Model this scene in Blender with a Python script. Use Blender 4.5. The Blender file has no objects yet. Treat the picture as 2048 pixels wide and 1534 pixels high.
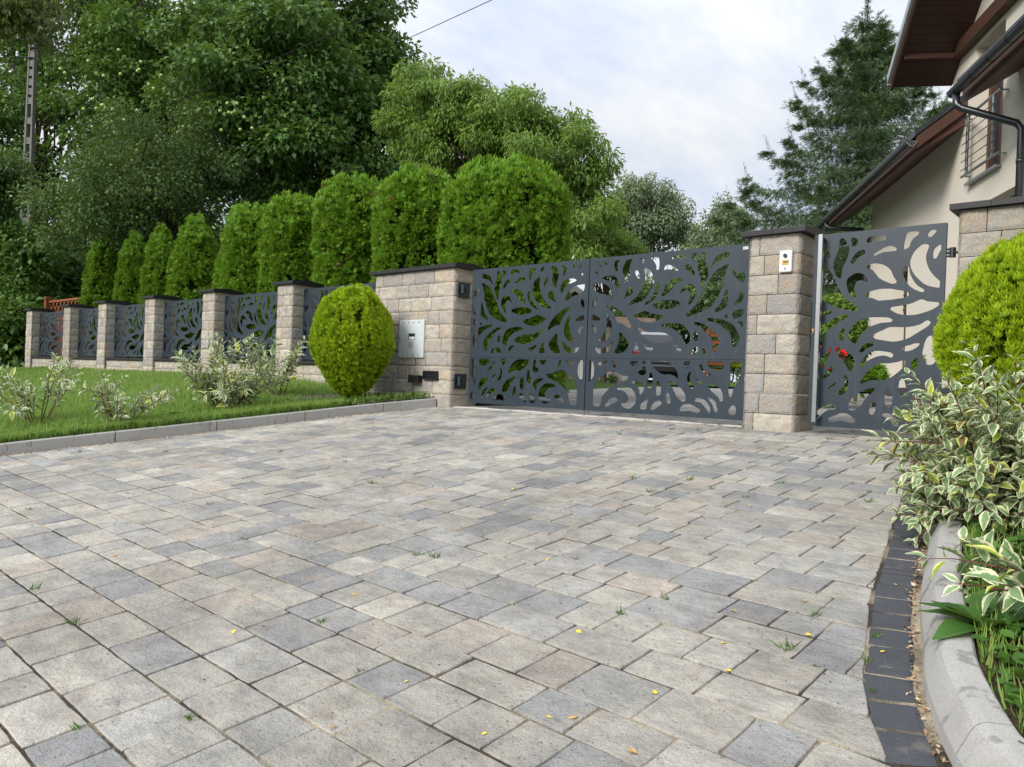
import bpy, bmesh, math, random
import numpy as np
from mathutils import Vector, Matrix
random.seed(7); RNG=np.random.default_rng(11)
sc=bpy.context.scene; COL=sc.collection
R=math.radians
# ------------------------------------------------------------------ camera model (used to place things from measured pixels)
F=1537.;ROLL=.04;TH=R(48.3)
fwd=np.array([-math.cos(TH),math.sin(TH),0.]);rt=np.array([math.sin(TH),math.cos(TH),0.]);upv=np.array([0,0,1.])
r2=rt*math.cos(ROLL)+upv*math.sin(ROLL);u2=upv*math.cos(ROLL)-rt*math.sin(ROLL)
EYE=np.array([0,0,.40])
def ray(x,y): return fwd+(x-1024)/F*r2+(767-y)/F*u2
def onY(x,y,Y):
    d=ray(x,y);return EYE+d*(Y/d[1])
def atD(x,y,D): return EYE+ray(x,y)*D
# ------------------------------------------------------------------ objects
def link(o,parent=None):
    COL.objects.link(o)
    if parent is not None: o.parent=parent
    return o
def tag(o,label=None,cat=None,group=None,kind=None):
    if label: o['label']=label
    if cat: o['category']=cat
    if group: o['group']=group
    if kind: o['kind']=kind
    return o
def empty(name,loc=(0,0,0),label=None,cat=None,group=None,rz=0):
    o=bpy.data.objects.new(name,None);o.location=loc;o.rotation_euler=(0,0,rz);o.empty_display_size=.2
    link(o);return tag(o,label,cat,group)
def copy_tree(o,parent=None):
    c=o.copy();link(c)
    if parent is not None: c.parent=parent
    for ch in list(o.children): copy_tree(ch,c)
    return c
def np_mesh(name,V,Fc,mat=None,attrs=None,smooth=False,uv=None):
    """V (n,3); Fc (m,k) int, one polygon size"""
    V=np.ascontiguousarray(V,dtype=np.float32);Fc=np.ascontiguousarray(Fc,dtype=np.int32)
    me=bpy.data.meshes.new(name);n=len(V);m,k=Fc.shape
    me.vertices.add(n);me.vertices.foreach_set('co',V.ravel())
    me.loops.add(m*k);me.loops.foreach_set('vertex_index',Fc.ravel())
    me.polygons.add(m);me.polygons.foreach_set('loop_start',np.arange(0,m*k,k,dtype=np.int32))
    me.polygons.foreach_set('loop_total',np.full(m,k,dtype=np.int32))
    if smooth: me.polygons.foreach_set('use_smooth',np.ones(m,dtype=bool))
    for an,av in (attrs or {}).items():
        av=np.asarray(av,dtype=np.float32)
        if av.ndim==1:
            a=me.attributes.new(an,'FLOAT','POINT');a.data.foreach_set('value',av)
        else:
            a=me.attributes.new(an,'FLOAT_VECTOR','POINT');a.data.foreach_set('vector',av.ravel())
    me.update(calc_edges=True);me.validate()
    if mat: me.materials.append(mat)
    return me
def obj(name,me,parent=None,**k):
    return tag(link(bpy.data.objects.new(name,me),parent),**k)
class MB:
    def __init__(s): s.v=[];s.f=[];s.c=[]
    def add(s,vs,fs,c=None):
        b=len(s.v);s.v+= [tuple(map(float,p)) for p in vs];s.f+=[tuple(b+i for i in f) for f in fs];s.c+=[c if c is not None else (0.5,0.5,0.5)]*len(vs);return s
    def box(s,x0,x1,y0,y1,z0,z1,c=None,M=None):
        vs=[(x0,y0,z0),(x1,y0,z0),(x1,y1,z0),(x0,y1,z0),(x0,y0,z1),(x1,y0,z1),(x1,y1,z1),(x0,y1,z1)]
        if M is not None: vs=[tuple(M@Vector(p)) for p in vs]
        return s.add(vs,[(0,3,2,1),(4,5,6,7),(0,1,5,4),(1,2,6,5),(2,3,7,6),(3,0,4,7)],c)
    def bbox(s,x0,x1,y0,y1,z0,z1,b=.01,c=None,M=None):
        """box with chamfered vertical and top edges"""
        bm=bmesh.new();bmesh.ops.create_cube(bm,size=1)
        for v in bm.verts: v.co=Vector(((x0+x1)/2+v.co.x*(x1-x0),(y0+y1)/2+v.co.y*(y1-y0),(z0+z1)/2+v.co.z*(z1-z0)))
        bmesh.ops.bevel(bm,geom=bm.edges[:],offset=b,segments=2,affect='EDGES',profile=.5)
        bm.verts.index_update();vs=[v.co.copy() for v in bm.verts];fs=[[v.index for v in f.verts] for f in bm.faces];bm.free()
        if M is not None: vs=[M@p for p in vs]
        return s.add(vs,fs,c)
    def prism(s,poly,axis,a0,a1,c=None):
        """polygon in the two other axes extruded along axis"""
        n=len(poly)
        def mk(p,a):
            l=list(p);l.insert(axis,a);return tuple(l)
        vs=[mk(p,a0) for p in poly]+[mk(p,a1) for p in poly]
        fs=[tuple(range(n)),tuple(range(2*n-1,n-1,-1))]+[(i,(i+1)%n+0,(i+1)%n+n,i+n)[::-1] for i in range(n)]
        return s.add(vs,fs,c)
    def tube(s,pts,rad,seg=8,c=None,cap=True):
        pts=[Vector(p) for p in pts];n=len(pts)
        if not hasattr(rad,'__len__'): rad=[rad]*n
        vs=[];prev=None
        for i,p in enumerate(pts):
            d=(pts[min(i+1,n-1)]-pts[max(i-1,0)])
            d=d.normalized() if d.length>1e-9 else Vector((0,0,1))
            if prev is None:
                u=d.orthogonal().normalized()
            else:
                u=(prev-d*prev.dot(d));u=u.normalized() if u.length>1e-6 else d.orthogonal().normalized()
            prev=u;w=d.cross(u)
            for k in range(seg):
                a=2*math.pi*k/seg;vs.append(p+(u*math.cos(a)+w*math.sin(a))*rad[i])
        fs=[(i*seg+k,i*seg+(k+1)%seg,(i+1)*seg+(k+1)%seg,(i+1)*seg+k) for i in range(n-1) for k in range(seg)]
        if cap: fs+=[tuple(range(seg-1,-1,-1)),tuple(range((n-1)*seg,n*seg))]
        return s.add(vs,fs,c)
    def mesh(s,name,mat=None,smooth=False):
        me=bpy.data.meshes.new(name);me.from_pydata(s.v,[],s.f);
        a=me.attributes.new('pc','FLOAT_VECTOR','POINT');a.data.foreach_set('vector',np.array(s.c,dtype=np.float32).ravel())
        me.validate();me.update()
        bm=bmesh.new();bm.from_mesh(me);bmesh.ops.recalc_face_normals(bm,faces=bm.faces);bm.to_mesh(me);bm.free()
        if smooth:
            me.polygons.foreach_set('use_smooth',np.ones(len(me.polygons),dtype=bool))
        if mat: me.materials.append(mat)
        return me
    def obj(s,name,mat=None,parent=None,smooth=False,**k): return obj(name,s.mesh(name,mat,smooth),parent,**k)
# ------------------------------------------------------------------ materials
class NT:
    def __init__(s,name):
        s.m=bpy.data.materials.new(name);s.m.use_nodes=True;s.t=s.m.node_tree;s.n=s.t.nodes;s.n.clear()
        s.out=s.n.new('ShaderNodeOutputMaterial')
    def new(s,t,**k):
        n=s.n.new(t)
        for a,v in k.items():
            if a in n.inputs.keys(): n.inputs[a].default_value=v
            else: setattr(n,a,v)
        return n
    def L(s,a,b): s.t.links.new(a,b)
    def noise(s,scale,detail=4,rough=.55,vec=None,dist=0):
        n=s.new('ShaderNodeTexNoise');n.inputs['Scale'].default_value=scale;n.inputs['Detail'].default_value=detail;n.inputs['Roughness'].default_value=rough;n.inputs['Distortion'].default_value=dist
        if vec is not None: s.L(vec,n.inputs['Vector'])
        return n.outputs['Fac']
    def obj(s,scale=(1,1,1),rot=(0,0,0)):
        tc=s.new('ShaderNodeTexCoord');mp=s.new('ShaderNodeMapping');mp.inputs['Scale'].default_value=scale;mp.inputs['Rotation'].default_value=rot
        s.L(tc.outputs['Object'],mp.inputs['Vector']);return mp.outputs['Vector']
    def attr(s,name,vec=False):
        a=s.new('ShaderNodeAttribute');a.attribute_name=name;return a.outputs['Color' if vec else 'Fac']
    def ramp(s,fac,stops):
        r=s.new('ShaderNodeValToRGB');e=r.color_ramp.elements
        while len(e)<len(stops): e.new(.5)
        for q,(p,c) in zip(e,stops): q.position=p;q.color=tuple(c)+(1,) if hasattr(c,'__len__') else (c,c,c,1)
        s.L(fac,r.inputs[0]);return r.outputs[0]
    def mix(s,fac,a,b,mode='MIX'):
        m=s.new('ShaderNodeMix',data_type='RGBA',blend_type=mode)
        for i,v in ((0,fac),(6,a),(7,b)):
            if hasattr(v,'is_linked'): s.L(v,m.inputs[i])
            elif i==0: m.inputs[0].default_value=v
            else: m.inputs[i].default_value=tuple(v)+(1,) if len(v)==3 else v
        return m.outputs[2]
    def math(s,op,a,b=0.):
        m=s.new('ShaderNodeMath',operation=op)
        for i,v in enumerate((a,b)):
            if hasattr(v,'is_linked'): s.L(v,m.inputs[i])
            else: m.inputs[i].default_value=v
        return m.outputs[0]
    def bsdf(s,col,rough=.6,spec=.4,metal=0.,bump=None,bs=.3,bd=.01):
        b=s.new('ShaderNodeBsdfPrincipled');b.inputs['Specular IOR Level'].default_value=spec;b.inputs['Metallic'].default_value=metal
        for nm,v in (('Base Color',col),('Roughness',rough)):
            if hasattr(v,'is_linked'): s.L(v,b.inputs[nm])
            else: b.inputs[nm].default_value=(tuple(v)+(1,) if hasattr(v,'__len__') else v)
        if bump is not None:
            q=s.new('ShaderNodeBump');q.inputs['Strength'].default_value=bs;q.inputs['Distance'].default_value=bd;s.L(bump,q.inputs['Height']);s.L(q.outputs[0],b.inputs['Normal'])
        return b.outputs[0]
    def done(s,sh): s.L(sh,s.out.inputs['Surface']);return s.m
def simple(name,col,rough=.6,spec=.4,metal=0.,var=.12,nscale=6,bs=.1,bscale=60):
    t=NT(name);v=t.obj()
    c=t.mix(t.ramp(t.noise(nscale,5,.6,v),[(.3,0.),(.7,1.)]),[x*(1-var) for x in col],[min(1,x*(1+var)) for x in col])
    return t.done(t.bsdf(c,rough,spec,metal,t.noise(bscale,3,.6,v),bs,.004))
def leafmat(name,c_dark,c_light,trans=.25,rough=.5,tip=None,spec=.35,dead=0):
    t=NT(name);r=t.attr('rnd')
    col=t.mix(r,c_dark,c_light)
    if dead: pass
    if tip is not None: col=t.mix(t.attr('tip'),col,tip)
    if dead: col=t.mix(t.ramp(r,[(dead,0.),(dead+.004,1.)]),col,(.16,.075,.03))
    cl=t.attr('clump');col=t.mix(cl,col,t.mix(.5,col,c_light),'MIX')
    b=t.bsdf(col,rough,spec);tr=t.new('ShaderNodeBsdfTranslucent');t.L(t.mix(.35,col,(.35,.45,.05)),tr.inputs['Color'])
    m=t.new('ShaderNodeMixShader');m.inputs[0].default_value=trans;t.L(b,m.inputs[1]);t.L(tr.outputs[0],m.inputs[2])
    return t.done(m.outputs[0])
M={}
def m_gate():
    t=NT('anthracite_coating');v=t.obj();c=t.mix(t.noise(1.2,4,.6,v),(.012,.023,.035),(.018,.030,.043))
    st=t.ramp(t.noise(9,5,.7,t.obj((2.2,2.2,.16))),[(.54,0.),(.74,1.)]);c=t.mix(t.math('MULTIPLY',st,.08),c,(.20,.20,.19))
    sp=t.ramp(t.noise(160,2,.5,v),[(.66,0.),(.72,1.)]);c=t.mix(t.math('MULTIPLY',sp,.10),c,(.25,.24,.21))
    return t.done(t.bsdf(c,t.ramp(t.noise(4,4,.6,v),[(.3,.36),(.7,.52)]),.5,0,t.noise(420,2,.5,v),.05,.002))
M['anthracite']=m_gate()
M['dark_metal']=simple('dark_metal',(.015,.018,.022),.4,.5)
M['steel']=simple('brushed_steel',(.36,.37,.37),.34,.5,1.0,.06,20,.05,200)
M['galv']=simple('galvanised_plate',(.62,.66,.68),.45,.5,.25,.06,5,.04,150)
M['black_plastic']=simple('black_plastic',(.012,.012,.013),.5,.4)
M['white_plastic']=simple('white_plate',(.72,.73,.74),.35,.5,0,.03)
M['brass']=simple('brass_label',(.55,.36,.10),.35,.5,.6)
M['lens']=simple('camera_lens',(.03,.03,.05),.12,.6)
M['cap']=simple('black_concrete_cap',(.011,.011,.012),.55,.45,0,.3,14,.4,90)
M['bark']=simple('bark',(.07,.055,.04),.9,.1,0,.4,9,1.0,25)
M['bark_red']=simple('red_brown_bark',(.13,.055,.04),.7,.2,0,.3,20,.3,60)
M['cable']=simple('black_cable',(.01,.01,.01),.6,.3)
def m_stone():
    t=NT('split_face_stone');v=t.obj();pc=t.attr('pc',True)
    sw=t.ramp(t.noise(5,5,.6,t.obj((1,1,2.2)),1.2),[(.42,0.),(.6,1.)])
    col=t.mix(sw,pc,t.mix(.55,pc,(.25,.245,.245)))
    pk=t.ramp(t.noise(7,4,.6,t.obj((1.3,1.3,1.3))),[(.5,0.),(.66,1.)])
    col=t.mix(t.math('MULTIPLY',pk,.55),col,(.38,.29,.215))
    g=t.ramp(t.noise(130,3,.7,v),[(.3,.62),(.5,1.),(.72,1.25)])
    col=t.mix(1.,col,g,'MULTIPLY')
    h=t.math('ADD',t.noise(28,5,.65,v),t.math('MULTIPLY',t.noise(110,3,.7,v),.35))
    return t.done(t.bsdf(col,.9,.15,0,h,.9,.012))
M['stone']=m_stone()
def m_paver(name,elong=(1,1.7,1)):
    t=NT(name);v=t.obj();pc=t.attr('pc',True)
    s1=t.ramp(t.noise(4.5,5,.65,t.obj(elong),1.),[(.40,0.),(.62,1.)])
    col=t.mix(t.math('MULTIPLY',s1,.75),pc,t.mix(.65,pc,(.205,.205,.205)))
    s2=t.ramp(t.noise(6,4,.6,t.obj((1.6,1,1))),[(.52,0.),(.7,1.)])
    col=t.mix(t.math('MULTIPLY',s2,.42),col,(.40,.34,.26))
    st=t.ramp(t.noise(1.1,3,.6,v),[(.33,.76),(.66,1.06)])
    col=t.mix(1.,col,st,'MULTIPLY')
    g=t.ramp(t.noise(230,3,.75,v),[(.28,.45),(.47,1.),(.75,1.3)])
    col=t.mix(.85,col,g,'MULTIPLY')
    pit=t.ramp(t.noise(75,2,.5,v),[(.27,.35),(.36,1.)])
    col=t.mix(.8,col,pit,'MULTIPLY')
    h=t.math('ADD',t.math('ADD',t.noise(17,6,.66,t.obj((1,1.2,1)),.4),t.math('MULTIPLY',t.noise(55,4,.65,v),.4)),t.math('MULTIPLY',t.noise(170,3,.7,v),.22))
    moss=t.ramp(t.noise(2.1,5,.68,v),[(.56,0.),(.70,1.)]);col=t.mix(t.math('MULTIPLY',moss,.30),col,(.13,.13,.085))
    tread=t.ramp(t.noise(9,6,.7,v),[(.30,.72),(.55,1.05)]);col=t.mix(.7,col,tread,'MULTIPLY')
    return t.done(t.bsdf(col,.9,.15,0,h,1.0,.016))
M['paver']=m_paver('slate_face_paver')
M['plank']=m_paver('grey_plank_paver')
def m_joint(nm='joint_fill',lo=.47,hi=.62,sc_=2.2):
    t=NT(nm);v=t.obj()
    c=t.mix(t.ramp(t.noise(sc_,5,.65,v),[(lo,0.),(hi,1.)]),(.055,.046,.036),(.36,.30,.21))
    c=t.mix(1.,c,t.ramp(t.noise(180,3,.7,v),[(.3,.4),(.6,1.2)]),'MULTIPLY')
    return t.done(t.bsdf(c,.95,.1,0,t.noise(140,3,.7,v),.8,.006))
M['joint']=m_joint()
def m_conc(name,c,stain=True):
    t=NT(name);v=t.obj()
    col=t.mix(t.noise(3,5,.65,v),[x*.78 for x in c],[x*1.12 for x in c])
    col=t.mix(.8,col,t.ramp(t.noise(260,3,.7,v),[(.3,.6),(.5,1.),(.7,1.2)]),'MULTIPLY')
    if stain:
        s=t.ramp(t.noise(13,3,.55,t.obj((1,1,.35))),[(.60,0.),(.66,1.)])
        col=t.mix(t.math('MULTIPLY',s,.55),col,[x*.35 for x in c])
        s2=t.ramp(t.noise(2.3,4,.6,v),[(.55,0.),(.75,1.)]);col=t.mix(t.math('MULTIPLY',s2,.3),col,(.16,.15,.11))
    return t.done(t.bsdf(col,.92,.15,0,t.math('ADD',t.noise(16,4,.6,v),t.math('MULTIPLY',t.noise(230,3,.7,v),.4)),.5,.006))
def m_sett():
    t=NT('black_setts');v=t.obj();col=t.mix(t.noise(9,4,.6,v),(.040,.043,.050),(.070,.074,.083))
    col=t.mix(t.math('MULTIPLY',t.ramp(t.noise(95,4,.7,v),[(.62,0.),(.70,1.)]),.45),col,(.26,.24,.20))
    col=t.mix(t.math('MULTIPLY',t.ramp(t.noise(7,4,.7,t.obj((1.3,1,1))),[(.60,0.),(.74,1.)]),.35),col,(.22,.19,.15))
    return t.done(t.bsdf(col,.85,.25,0,t.math('ADD',t.noise(30,4,.6,v),t.math('MULTIPLY',t.noise(200,3,.7,v),.4)),.6,.006))
M['kerb']=m_conc('kerb_concrete',(.36,.35,.33))
M['setts']=m_sett()
M['whiteline']=m_conc('white_mortar',(.50,.48,.43),True)
def m_soil():
    t=NT('bed_soil');v=t.obj()
    c=t.ramp(t.noise(30,5,.7,v),[(.3,(.022,.016,.010)),(.55,(.055,.04,.026)),(.75,(.12,.10,.07))])
    return t.done(t.bsdf(c,.95,.1,0,t.noise(45,4,.7,v),1.,.02))
M['soil']=m_soil()
def m_turf():
    t=NT('turf_ground');v=t.obj()
    c=t.ramp(t.noise(14,5,.7,v),[(.3,(.030,.045,.012)),(.55,(.05,.095,.02)),(.75,(.09,.14,.035))])
    return t.done(t.bsdf(c,.95,.1,0,t.noise(60,4,.7,v),1.,.02))
M['turf']=m_turf()
def m_grass():
    t=NT('grass_blades');r=t.attr('rnd');k=t.attr('tip')
    col=t.mix(r,(.105,.225,.025),(.24,.40,.07));col=t.mix(t.math('MULTIPLY',k,.45),col,(.33,.46,.12))
    dry=t.ramp(r,[(.90,0.),(.94,1.)]);col=t.mix(t.math('MULTIPLY',dry,.7),col,(.32,.27,.12))
    b=t.bsdf(col,.5,.3);tr=t.new('ShaderNodeBsdfTranslucent');t.L(col,tr.inputs['Color'])
    m=t.new('ShaderNodeMixShader');m.inputs[0].default_value=.3;t.L(b,m.inputs[1]);t.L(tr.outputs[0],m.inputs[2])
    return t.done(m.outputs[0])
M['grass']=m_grass()
M['maple']=leafmat('maple_leaf',(.030,.083,.018),(.115,.235,.042),.25)
M['linden']=leafmat('linden_leaf',(.033,.086,.022),(.115,.235,.050),.25)
M['apple']=leafmat('apple_leaf',(.052,.108,.033),(.135,.225,.068),.25)
M['walnut']=leafmat('walnut_leaf',(.090,.185,.028),(.215,.345,.068),.42)
M['birch']=leafmat('birch_leaf',(.13,.18,.10),(.23,.29,.17),.35)
M['spruce']=leafmat('spruce_needle',(.018,.042,.020),(.050,.090,.032),.10,tip=(.085,.15,.04))
M['thuja']=leafmat('thuja_spray',(.036,.110,.010),(.110,.250,.018),.30,.55,tip=(.235,.420,.028),spec=.2,dead=.986)
M['golden']=leafmat('golden_thuja_spray',(.085,.185,.005),(.215,.360,.008),.32,.55,tip=(.480,.600,.018),spec=.2)
M['maplebush']=leafmat('young_maple_leaf',(.045,.115,.045),(.09,.185,.075),.22)
M['weed']=leafmat('weed_leaf',(.035,.100,.012),(.095,.200,.030),.25)
M['yellowbush']=leafmat('yellow_shrub_leaf',(.32,.42,.03),(.60,.66,.06),.3)
def m_flower(n,c): return simple(n,c,.6,.2,0,.2,30)
M['pink']=m_flower('pink_petal',(.72,.30,.48));M['red']=m_flower('red_petal',(.62,.015,.03))
def m_varieg():
    t=NT('variegated_leaf');e=t.attr('edge');r=t.attr('rnd')
    tc=t.new('ShaderNodeTexCoord');n=t.noise(46,3,.6,tc.outputs['Object'])
    f=t.math('ADD',e,t.math('MULTIPLY',t.math('SUBTRACT',n,.5),1.15))
    mk=t.ramp(f,[(.58,0.),(.65,1.)])
    g=t.mix(r,(.14,.24,.095),(.25,.36,.17));cr=t.mix(r,(.62,.62,.38),(.74,.72,.52))
    y=t.ramp(r,[(.86,0.),(.93,1.)]);g=t.mix(y,g,(.30,.38,.05));g=t.mix(t.ramp(r,[(.972,0.),(.978,1.)]),g,(.20,.13,.06));cr=t.mix(y,cr,(.66,.66,.20))
    col=t.mix(mk,g,cr)
    b=t.bsdf(col,.5,.3,0,n,.1,.004);tr=t.new('ShaderNodeBsdfTranslucent');t.L(col,tr.inputs['Color'])
    m=t.new('ShaderNodeMixShader');m.inputs[0].default_value=.22;t.L(b,m.inputs[1]);t.L(tr.outputs[0],m.inputs[2])
    return t.done(m.outputs[0])
M['varieg']=m_varieg()
def m_stucco():
    t=NT('beige_stucco');v=t.obj()
    c=t.mix(t.noise(.8,4,.6,v),(.60,.55,.465),(.66,.61,.525))
    return t.done(t.bsdf(c,.95,.1,0,t.math('ADD',t.noise(170,3,.7,v),t.math('MULTIPLY',t.noise(9,3,.6,v),.4)),.35,.006))
M['stucco']=m_stucco()
def m_wood(name,a,b,axis=(1,8,8)):
    t=NT(name);c=t.mix(t.noise(5,5,.65,t.obj(axis),.6),a,b)
    return t.done(t.bsdf(c,.55,.35,0,t.noise(8,4,.6,t.obj(axis)),.25,.004))
M['brownwood']=m_wood('brown_painted_wood',(.055,.026,.018),(.092,.042,.027))
M['darkwood']=m_wood('dark_brown_soffit',(.034,.014,.010),(.058,.025,.017))
M['orangewood']=m_wood('orange_stained_wood',(.19,.060,.026),(.31,.105,.044))
M['greywood']=m_wood('weathered_wood',(.16,.12,.09),(.28,.22,.17))
M['gutter']=simple('dark_gutter',(.016,.019,.024),.28,.6,0,.1)
M['tile']=simple('dark_roof_tile',(.030,.032,.036),.5,.4,0,.3,8,.4,40)
M['metaltrim']=simple('metal_roof_trim',(.35,.36,.36),.4,.5,.5)
M['browntile']=simple('brown_roof_tile',(.13,.085,.06),.7,.3,0,.35,9,.5,30)
M['whitewall']=simple('white_painted_wall',(.70,.69,.66),.8,.2,0,.05,2)
M['concrete_pole']=m_conc('pole_concrete',(.22,.21,.195))
M['glass']=simple('dark_glass',(.02,.025,.03),.06,.8)
M['carpaint']=simple('black_car_paint',(.035,.033,.036),.22,.6,0,.05)
M['carsilver']=simple('silver_car_paint',(.50,.52,.55),.3,.6,.3,.04)
M['taillight']=simple('red_tail_lamp',(.45,.012,.02),.2,.6)
M['rubber']=simple('tyre_rubber',(.012,.012,.012),.8,.2)
def m_yleaf():
    t=NT('yellow_fallen_leaf');oi=t.new('ShaderNodeObjectInfo');c=t.ramp(oi.outputs['Random'],[(0.,(.70,.52,.05)),(.55,(.72,.56,.09)),(.72,(.46,.26,.06)),(1.,(.60,.36,.14))])
    c=t.mix(t.math('MULTIPLY',t.ramp(t.noise(3.,3,.6,t.obj()),[(.5,0.),(.68,1.)]),.6),c,(.22,.11,.03));return t.done(t.bsdf(c,.6,.25))
M['yleaf']=m_yleaf()
M['gravel']=m_conc('grey_gravel',(.20,.19,.17),False)
def m_litter():
    t=NT('leaf_litter');r=t.attr('rnd');c=t.ramp(r,[(0.,(.10,.06,.04)),(.4,(.30,.19,.11)),(.75,(.46,.34,.22)),(1.,(.58,.50,.36))])
    return t.done(t.bsdf(c,.8,.2))
M['litter']=m_litter()
M['sand']=m_joint('joint_sand',.44,.60,4.5)
M['apple_fruit']=simple('apple_skin',(.42,.50,.14),.4,.4,0,.2,12)
M['birchbark']=simple('birch_bark',(.60,.58,.54),.8,.2,0,.4,4,.3,30)
M['conifer_hang']=leafmat('larch_needles',(.05,.075,.015),(.11,.15,.03),.25)
M['dock']=leafmat('dock_leaf',(.035,.10,.02),(.07,.17,.03),.3)
# ------------------------------------------------------------------ camera, world, sun
cam=bpy.data.cameras.new('camera');co=bpy.data.objects.new('camera',cam);COL.objects.link(co)
cam.sensor_fit='HORIZONTAL';cam.sensor_width=36;cam.lens=F/2048*36;cam.clip_start=.05;cam.clip_end=2000
mw=Matrix(((r2[0],u2[0],-fwd[0],EYE[0]),(r2[1],u2[1],-fwd[1],EYE[1]),(r2[2],u2[2],-fwd[2],EYE[2]),(0,0,0,1)))
co.matrix_world=mw;sc.camera=co
SUN_EL=R(33);SUN_AZ=R(262)       # direction towards the sun, azimuth from +X counter-clockwise
sd=Vector((math.cos(SUN_EL)*math.cos(SUN_AZ),math.cos(SUN_EL)*math.sin(SUN_AZ),math.sin(SUN_EL)))
w=bpy.data.worlds.new('World');sc.world=w;w.use_nodes=True;nt=w.node_tree;nt.nodes.clear()
def wn(t,**k):
    n=nt.nodes.new(t)
    for a,v in k.items(): setattr(n,a,v)
    return n
wl=nt.links.new
sky=wn('ShaderNodeTexSky',sky_type='NISHITA',sun_disc=False,sun_elevation=SUN_EL,sun_rotation=math.pi/2-SUN_AZ)
tc=wn('ShaderNodeTexCoord');sep=wn('ShaderNodeSeparateXYZ');wl(tc.outputs['Generated'],sep.inputs[0])
zz=wn('ShaderNodeMath',operation='MAXIMUM');wl(sep.outputs['Z'],zz.inputs[0]);zz.inputs[1].default_value=0.
za=wn('ShaderNodeMath',operation='ADD');wl(zz.outputs[0],za.inputs[0]);za.inputs[1].default_value=.22
vd=wn('ShaderNodeVectorMath',operation='DIVIDE');cmb=wn('ShaderNodeCombineXYZ')
for i in range(3): wl(za.outputs[0],cmb.inputs[i])
wl(tc.outputs['Generated'],vd.inputs[0]);wl(cmb.outputs[0],vd.inputs[1])
mpn=wn('ShaderNodeMapping');mpn.inputs['Rotation'].default_value=(0,0,R(40));mpn.inputs['Scale'].default_value=(1,.55,1);mpn.inputs['Location'].default_value=(3.3,1.7,0)
wl(vd.outputs[0],mpn.inputs[0])
n1=wn('ShaderNodeTexNoise');n1.inputs['Scale'].default_value=3.6;n1.inputs['Detail'].default_value=7;n1.inputs['Roughness'].default_value=.60;n1.inputs['Distortion'].default_value=.25
wl(mpn.outputs[0],n1.inputs['Vector'])
cr=wn('ShaderNodeValToRGB');e=cr.color_ramp.elements
e[0].position=.34;e[0].color=(3.8,4.25,5.2,1);e[1].position=.64;e[1].color=(5.6,5.6,5.55,1)
x=e.new(.48);x.color=(4.6,4.85,5.3,1)
wl(n1.outputs['Fac'],cr.inputs[0])
mx=wn('ShaderNodeMix',data_type='RGBA');mx.inputs[0].default_value=.90;wl(sky.outputs[0],mx.inputs[6]);wl(cr.outputs[0],mx.inputs[7])
# overcast luminance gradient: the zenith of a clouded sky is brighter than its horizon
gm=wn('ShaderNodeMapRange');gm.inputs['From Min'].default_value=.30;gm.inputs['From Max'].default_value=.95;gm.inputs['To Min'].default_value=1.;gm.inputs['To Max'].default_value=1.9;wl(sep.outputs['Z'],gm.inputs['Value'])
gv=wn('ShaderNodeVectorMath',operation='SCALE');wl(mx.outputs[2],gv.inputs[0]);wl(gm.outputs[0],gv.inputs['Scale'])
bg=wn('ShaderNodeBackground');bg.inputs[1].default_value=.1;wl(gv.outputs[0],bg.inputs[0])
wo=wn('ShaderNodeOutputWorld');wl(bg.outputs[0],wo.inputs[0])
sl=bpy.data.lights.new('sun','SUN');sl.energy=2.2;sl.angle=R(22);sl.color=(1,.96,.9);so=bpy.data.objects.new('sun',sl);COL.objects.link(so)
so.rotation_euler=(-sd).to_track_quat('-Z','Y').to_euler();so.location=(0,0,30)
sc.view_settings.view_transform='Standard';sc.view_settings.look='None';sc.view_settings.exposure=.80;sc.view_settings.gamma=1
sc.cycles.max_bounces=8;sc.cycles.transparent_max_bounces=8
# ------------------------------------------------------------------ ground heights
def gz(Y): return -.78+.12*Y if Y<7.0 else .06+.04*(Y-7.0)
KL=[(-9.6,-1.7),(-9.4,-1.0),(-9.1,.6),(-8.86,1.6),(-8.70,2.3),(-8.55,3.0),(-8.30,4.0),(-8.04,5.1),(-7.78,6.2),(-7.50,6.93)]     # left kerb foot (x,y)
KR=[(2.6,-1.5),(1.75,-.6),(1.05,.25),(.55,.9),(.20,1.35),(-.10,1.75),(-.33,2.06),(-.434,2.20),(-.581,2.538),(-.66,2.83),(-.79,3.318),(-.908,3.913),(-1.02,4.45),(-1.125,5.0),(-1.30,5.8),(-1.42,6.5),(-1.47,6.93)]  # right kerb foot
def resample(P,step):
    P=[np.array(p,float) for p in P];out=[]
    def cr(p0,p1,p2,p3,t):
        return .5*((2*p1)+(-p0+p2)*t+(2*p0-5*p1+4*p2-p3)*t*t+(-p0+3*p1-3*p2+p3)*t**3)
    for i in range(len(P)-1):
        p0=P[max(i-1,0)];p3=P[min(i+2,len(P)-1)]
        for k in range(20): out.append(cr(p0,P[i],P[i+1],p3,k/20))
    out.append(P[-1]);out=np.array(out)
    s=np.r_[0,np.cumsum(np.linalg.norm(np.diff(out,axis=0),axis=1))]
    n=max(2,int(round(s[-1]/step)));q=np.linspace(0,s[-1],n+1)
    return np.c_[np.interp(q,s,out[:,0]),np.interp(q,s,out[:,1])],q
KLs,_=resample(KL,.05);KRs,_=resample(KR,.05)
def xkl(y): return float(np.interp(y,KLs[:,1],KLs[:,0]))
def xkr(y): return float(np.interp(y,KRs[:,1],KRs[:,0]))
def sm(t): t=np.clip(t,0,1);return t*t*(3-2*t)
def lawn_z(x,y):
    b=-.78+.12*np.minimum(y,7.0)+.115
    return b+.145*sm((-8.4-x)/3.2)*sm((y-1.0)/5.5)
def bed_z(x,y): return -.78+.12*np.minimum(y,7.0)+.085
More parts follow.
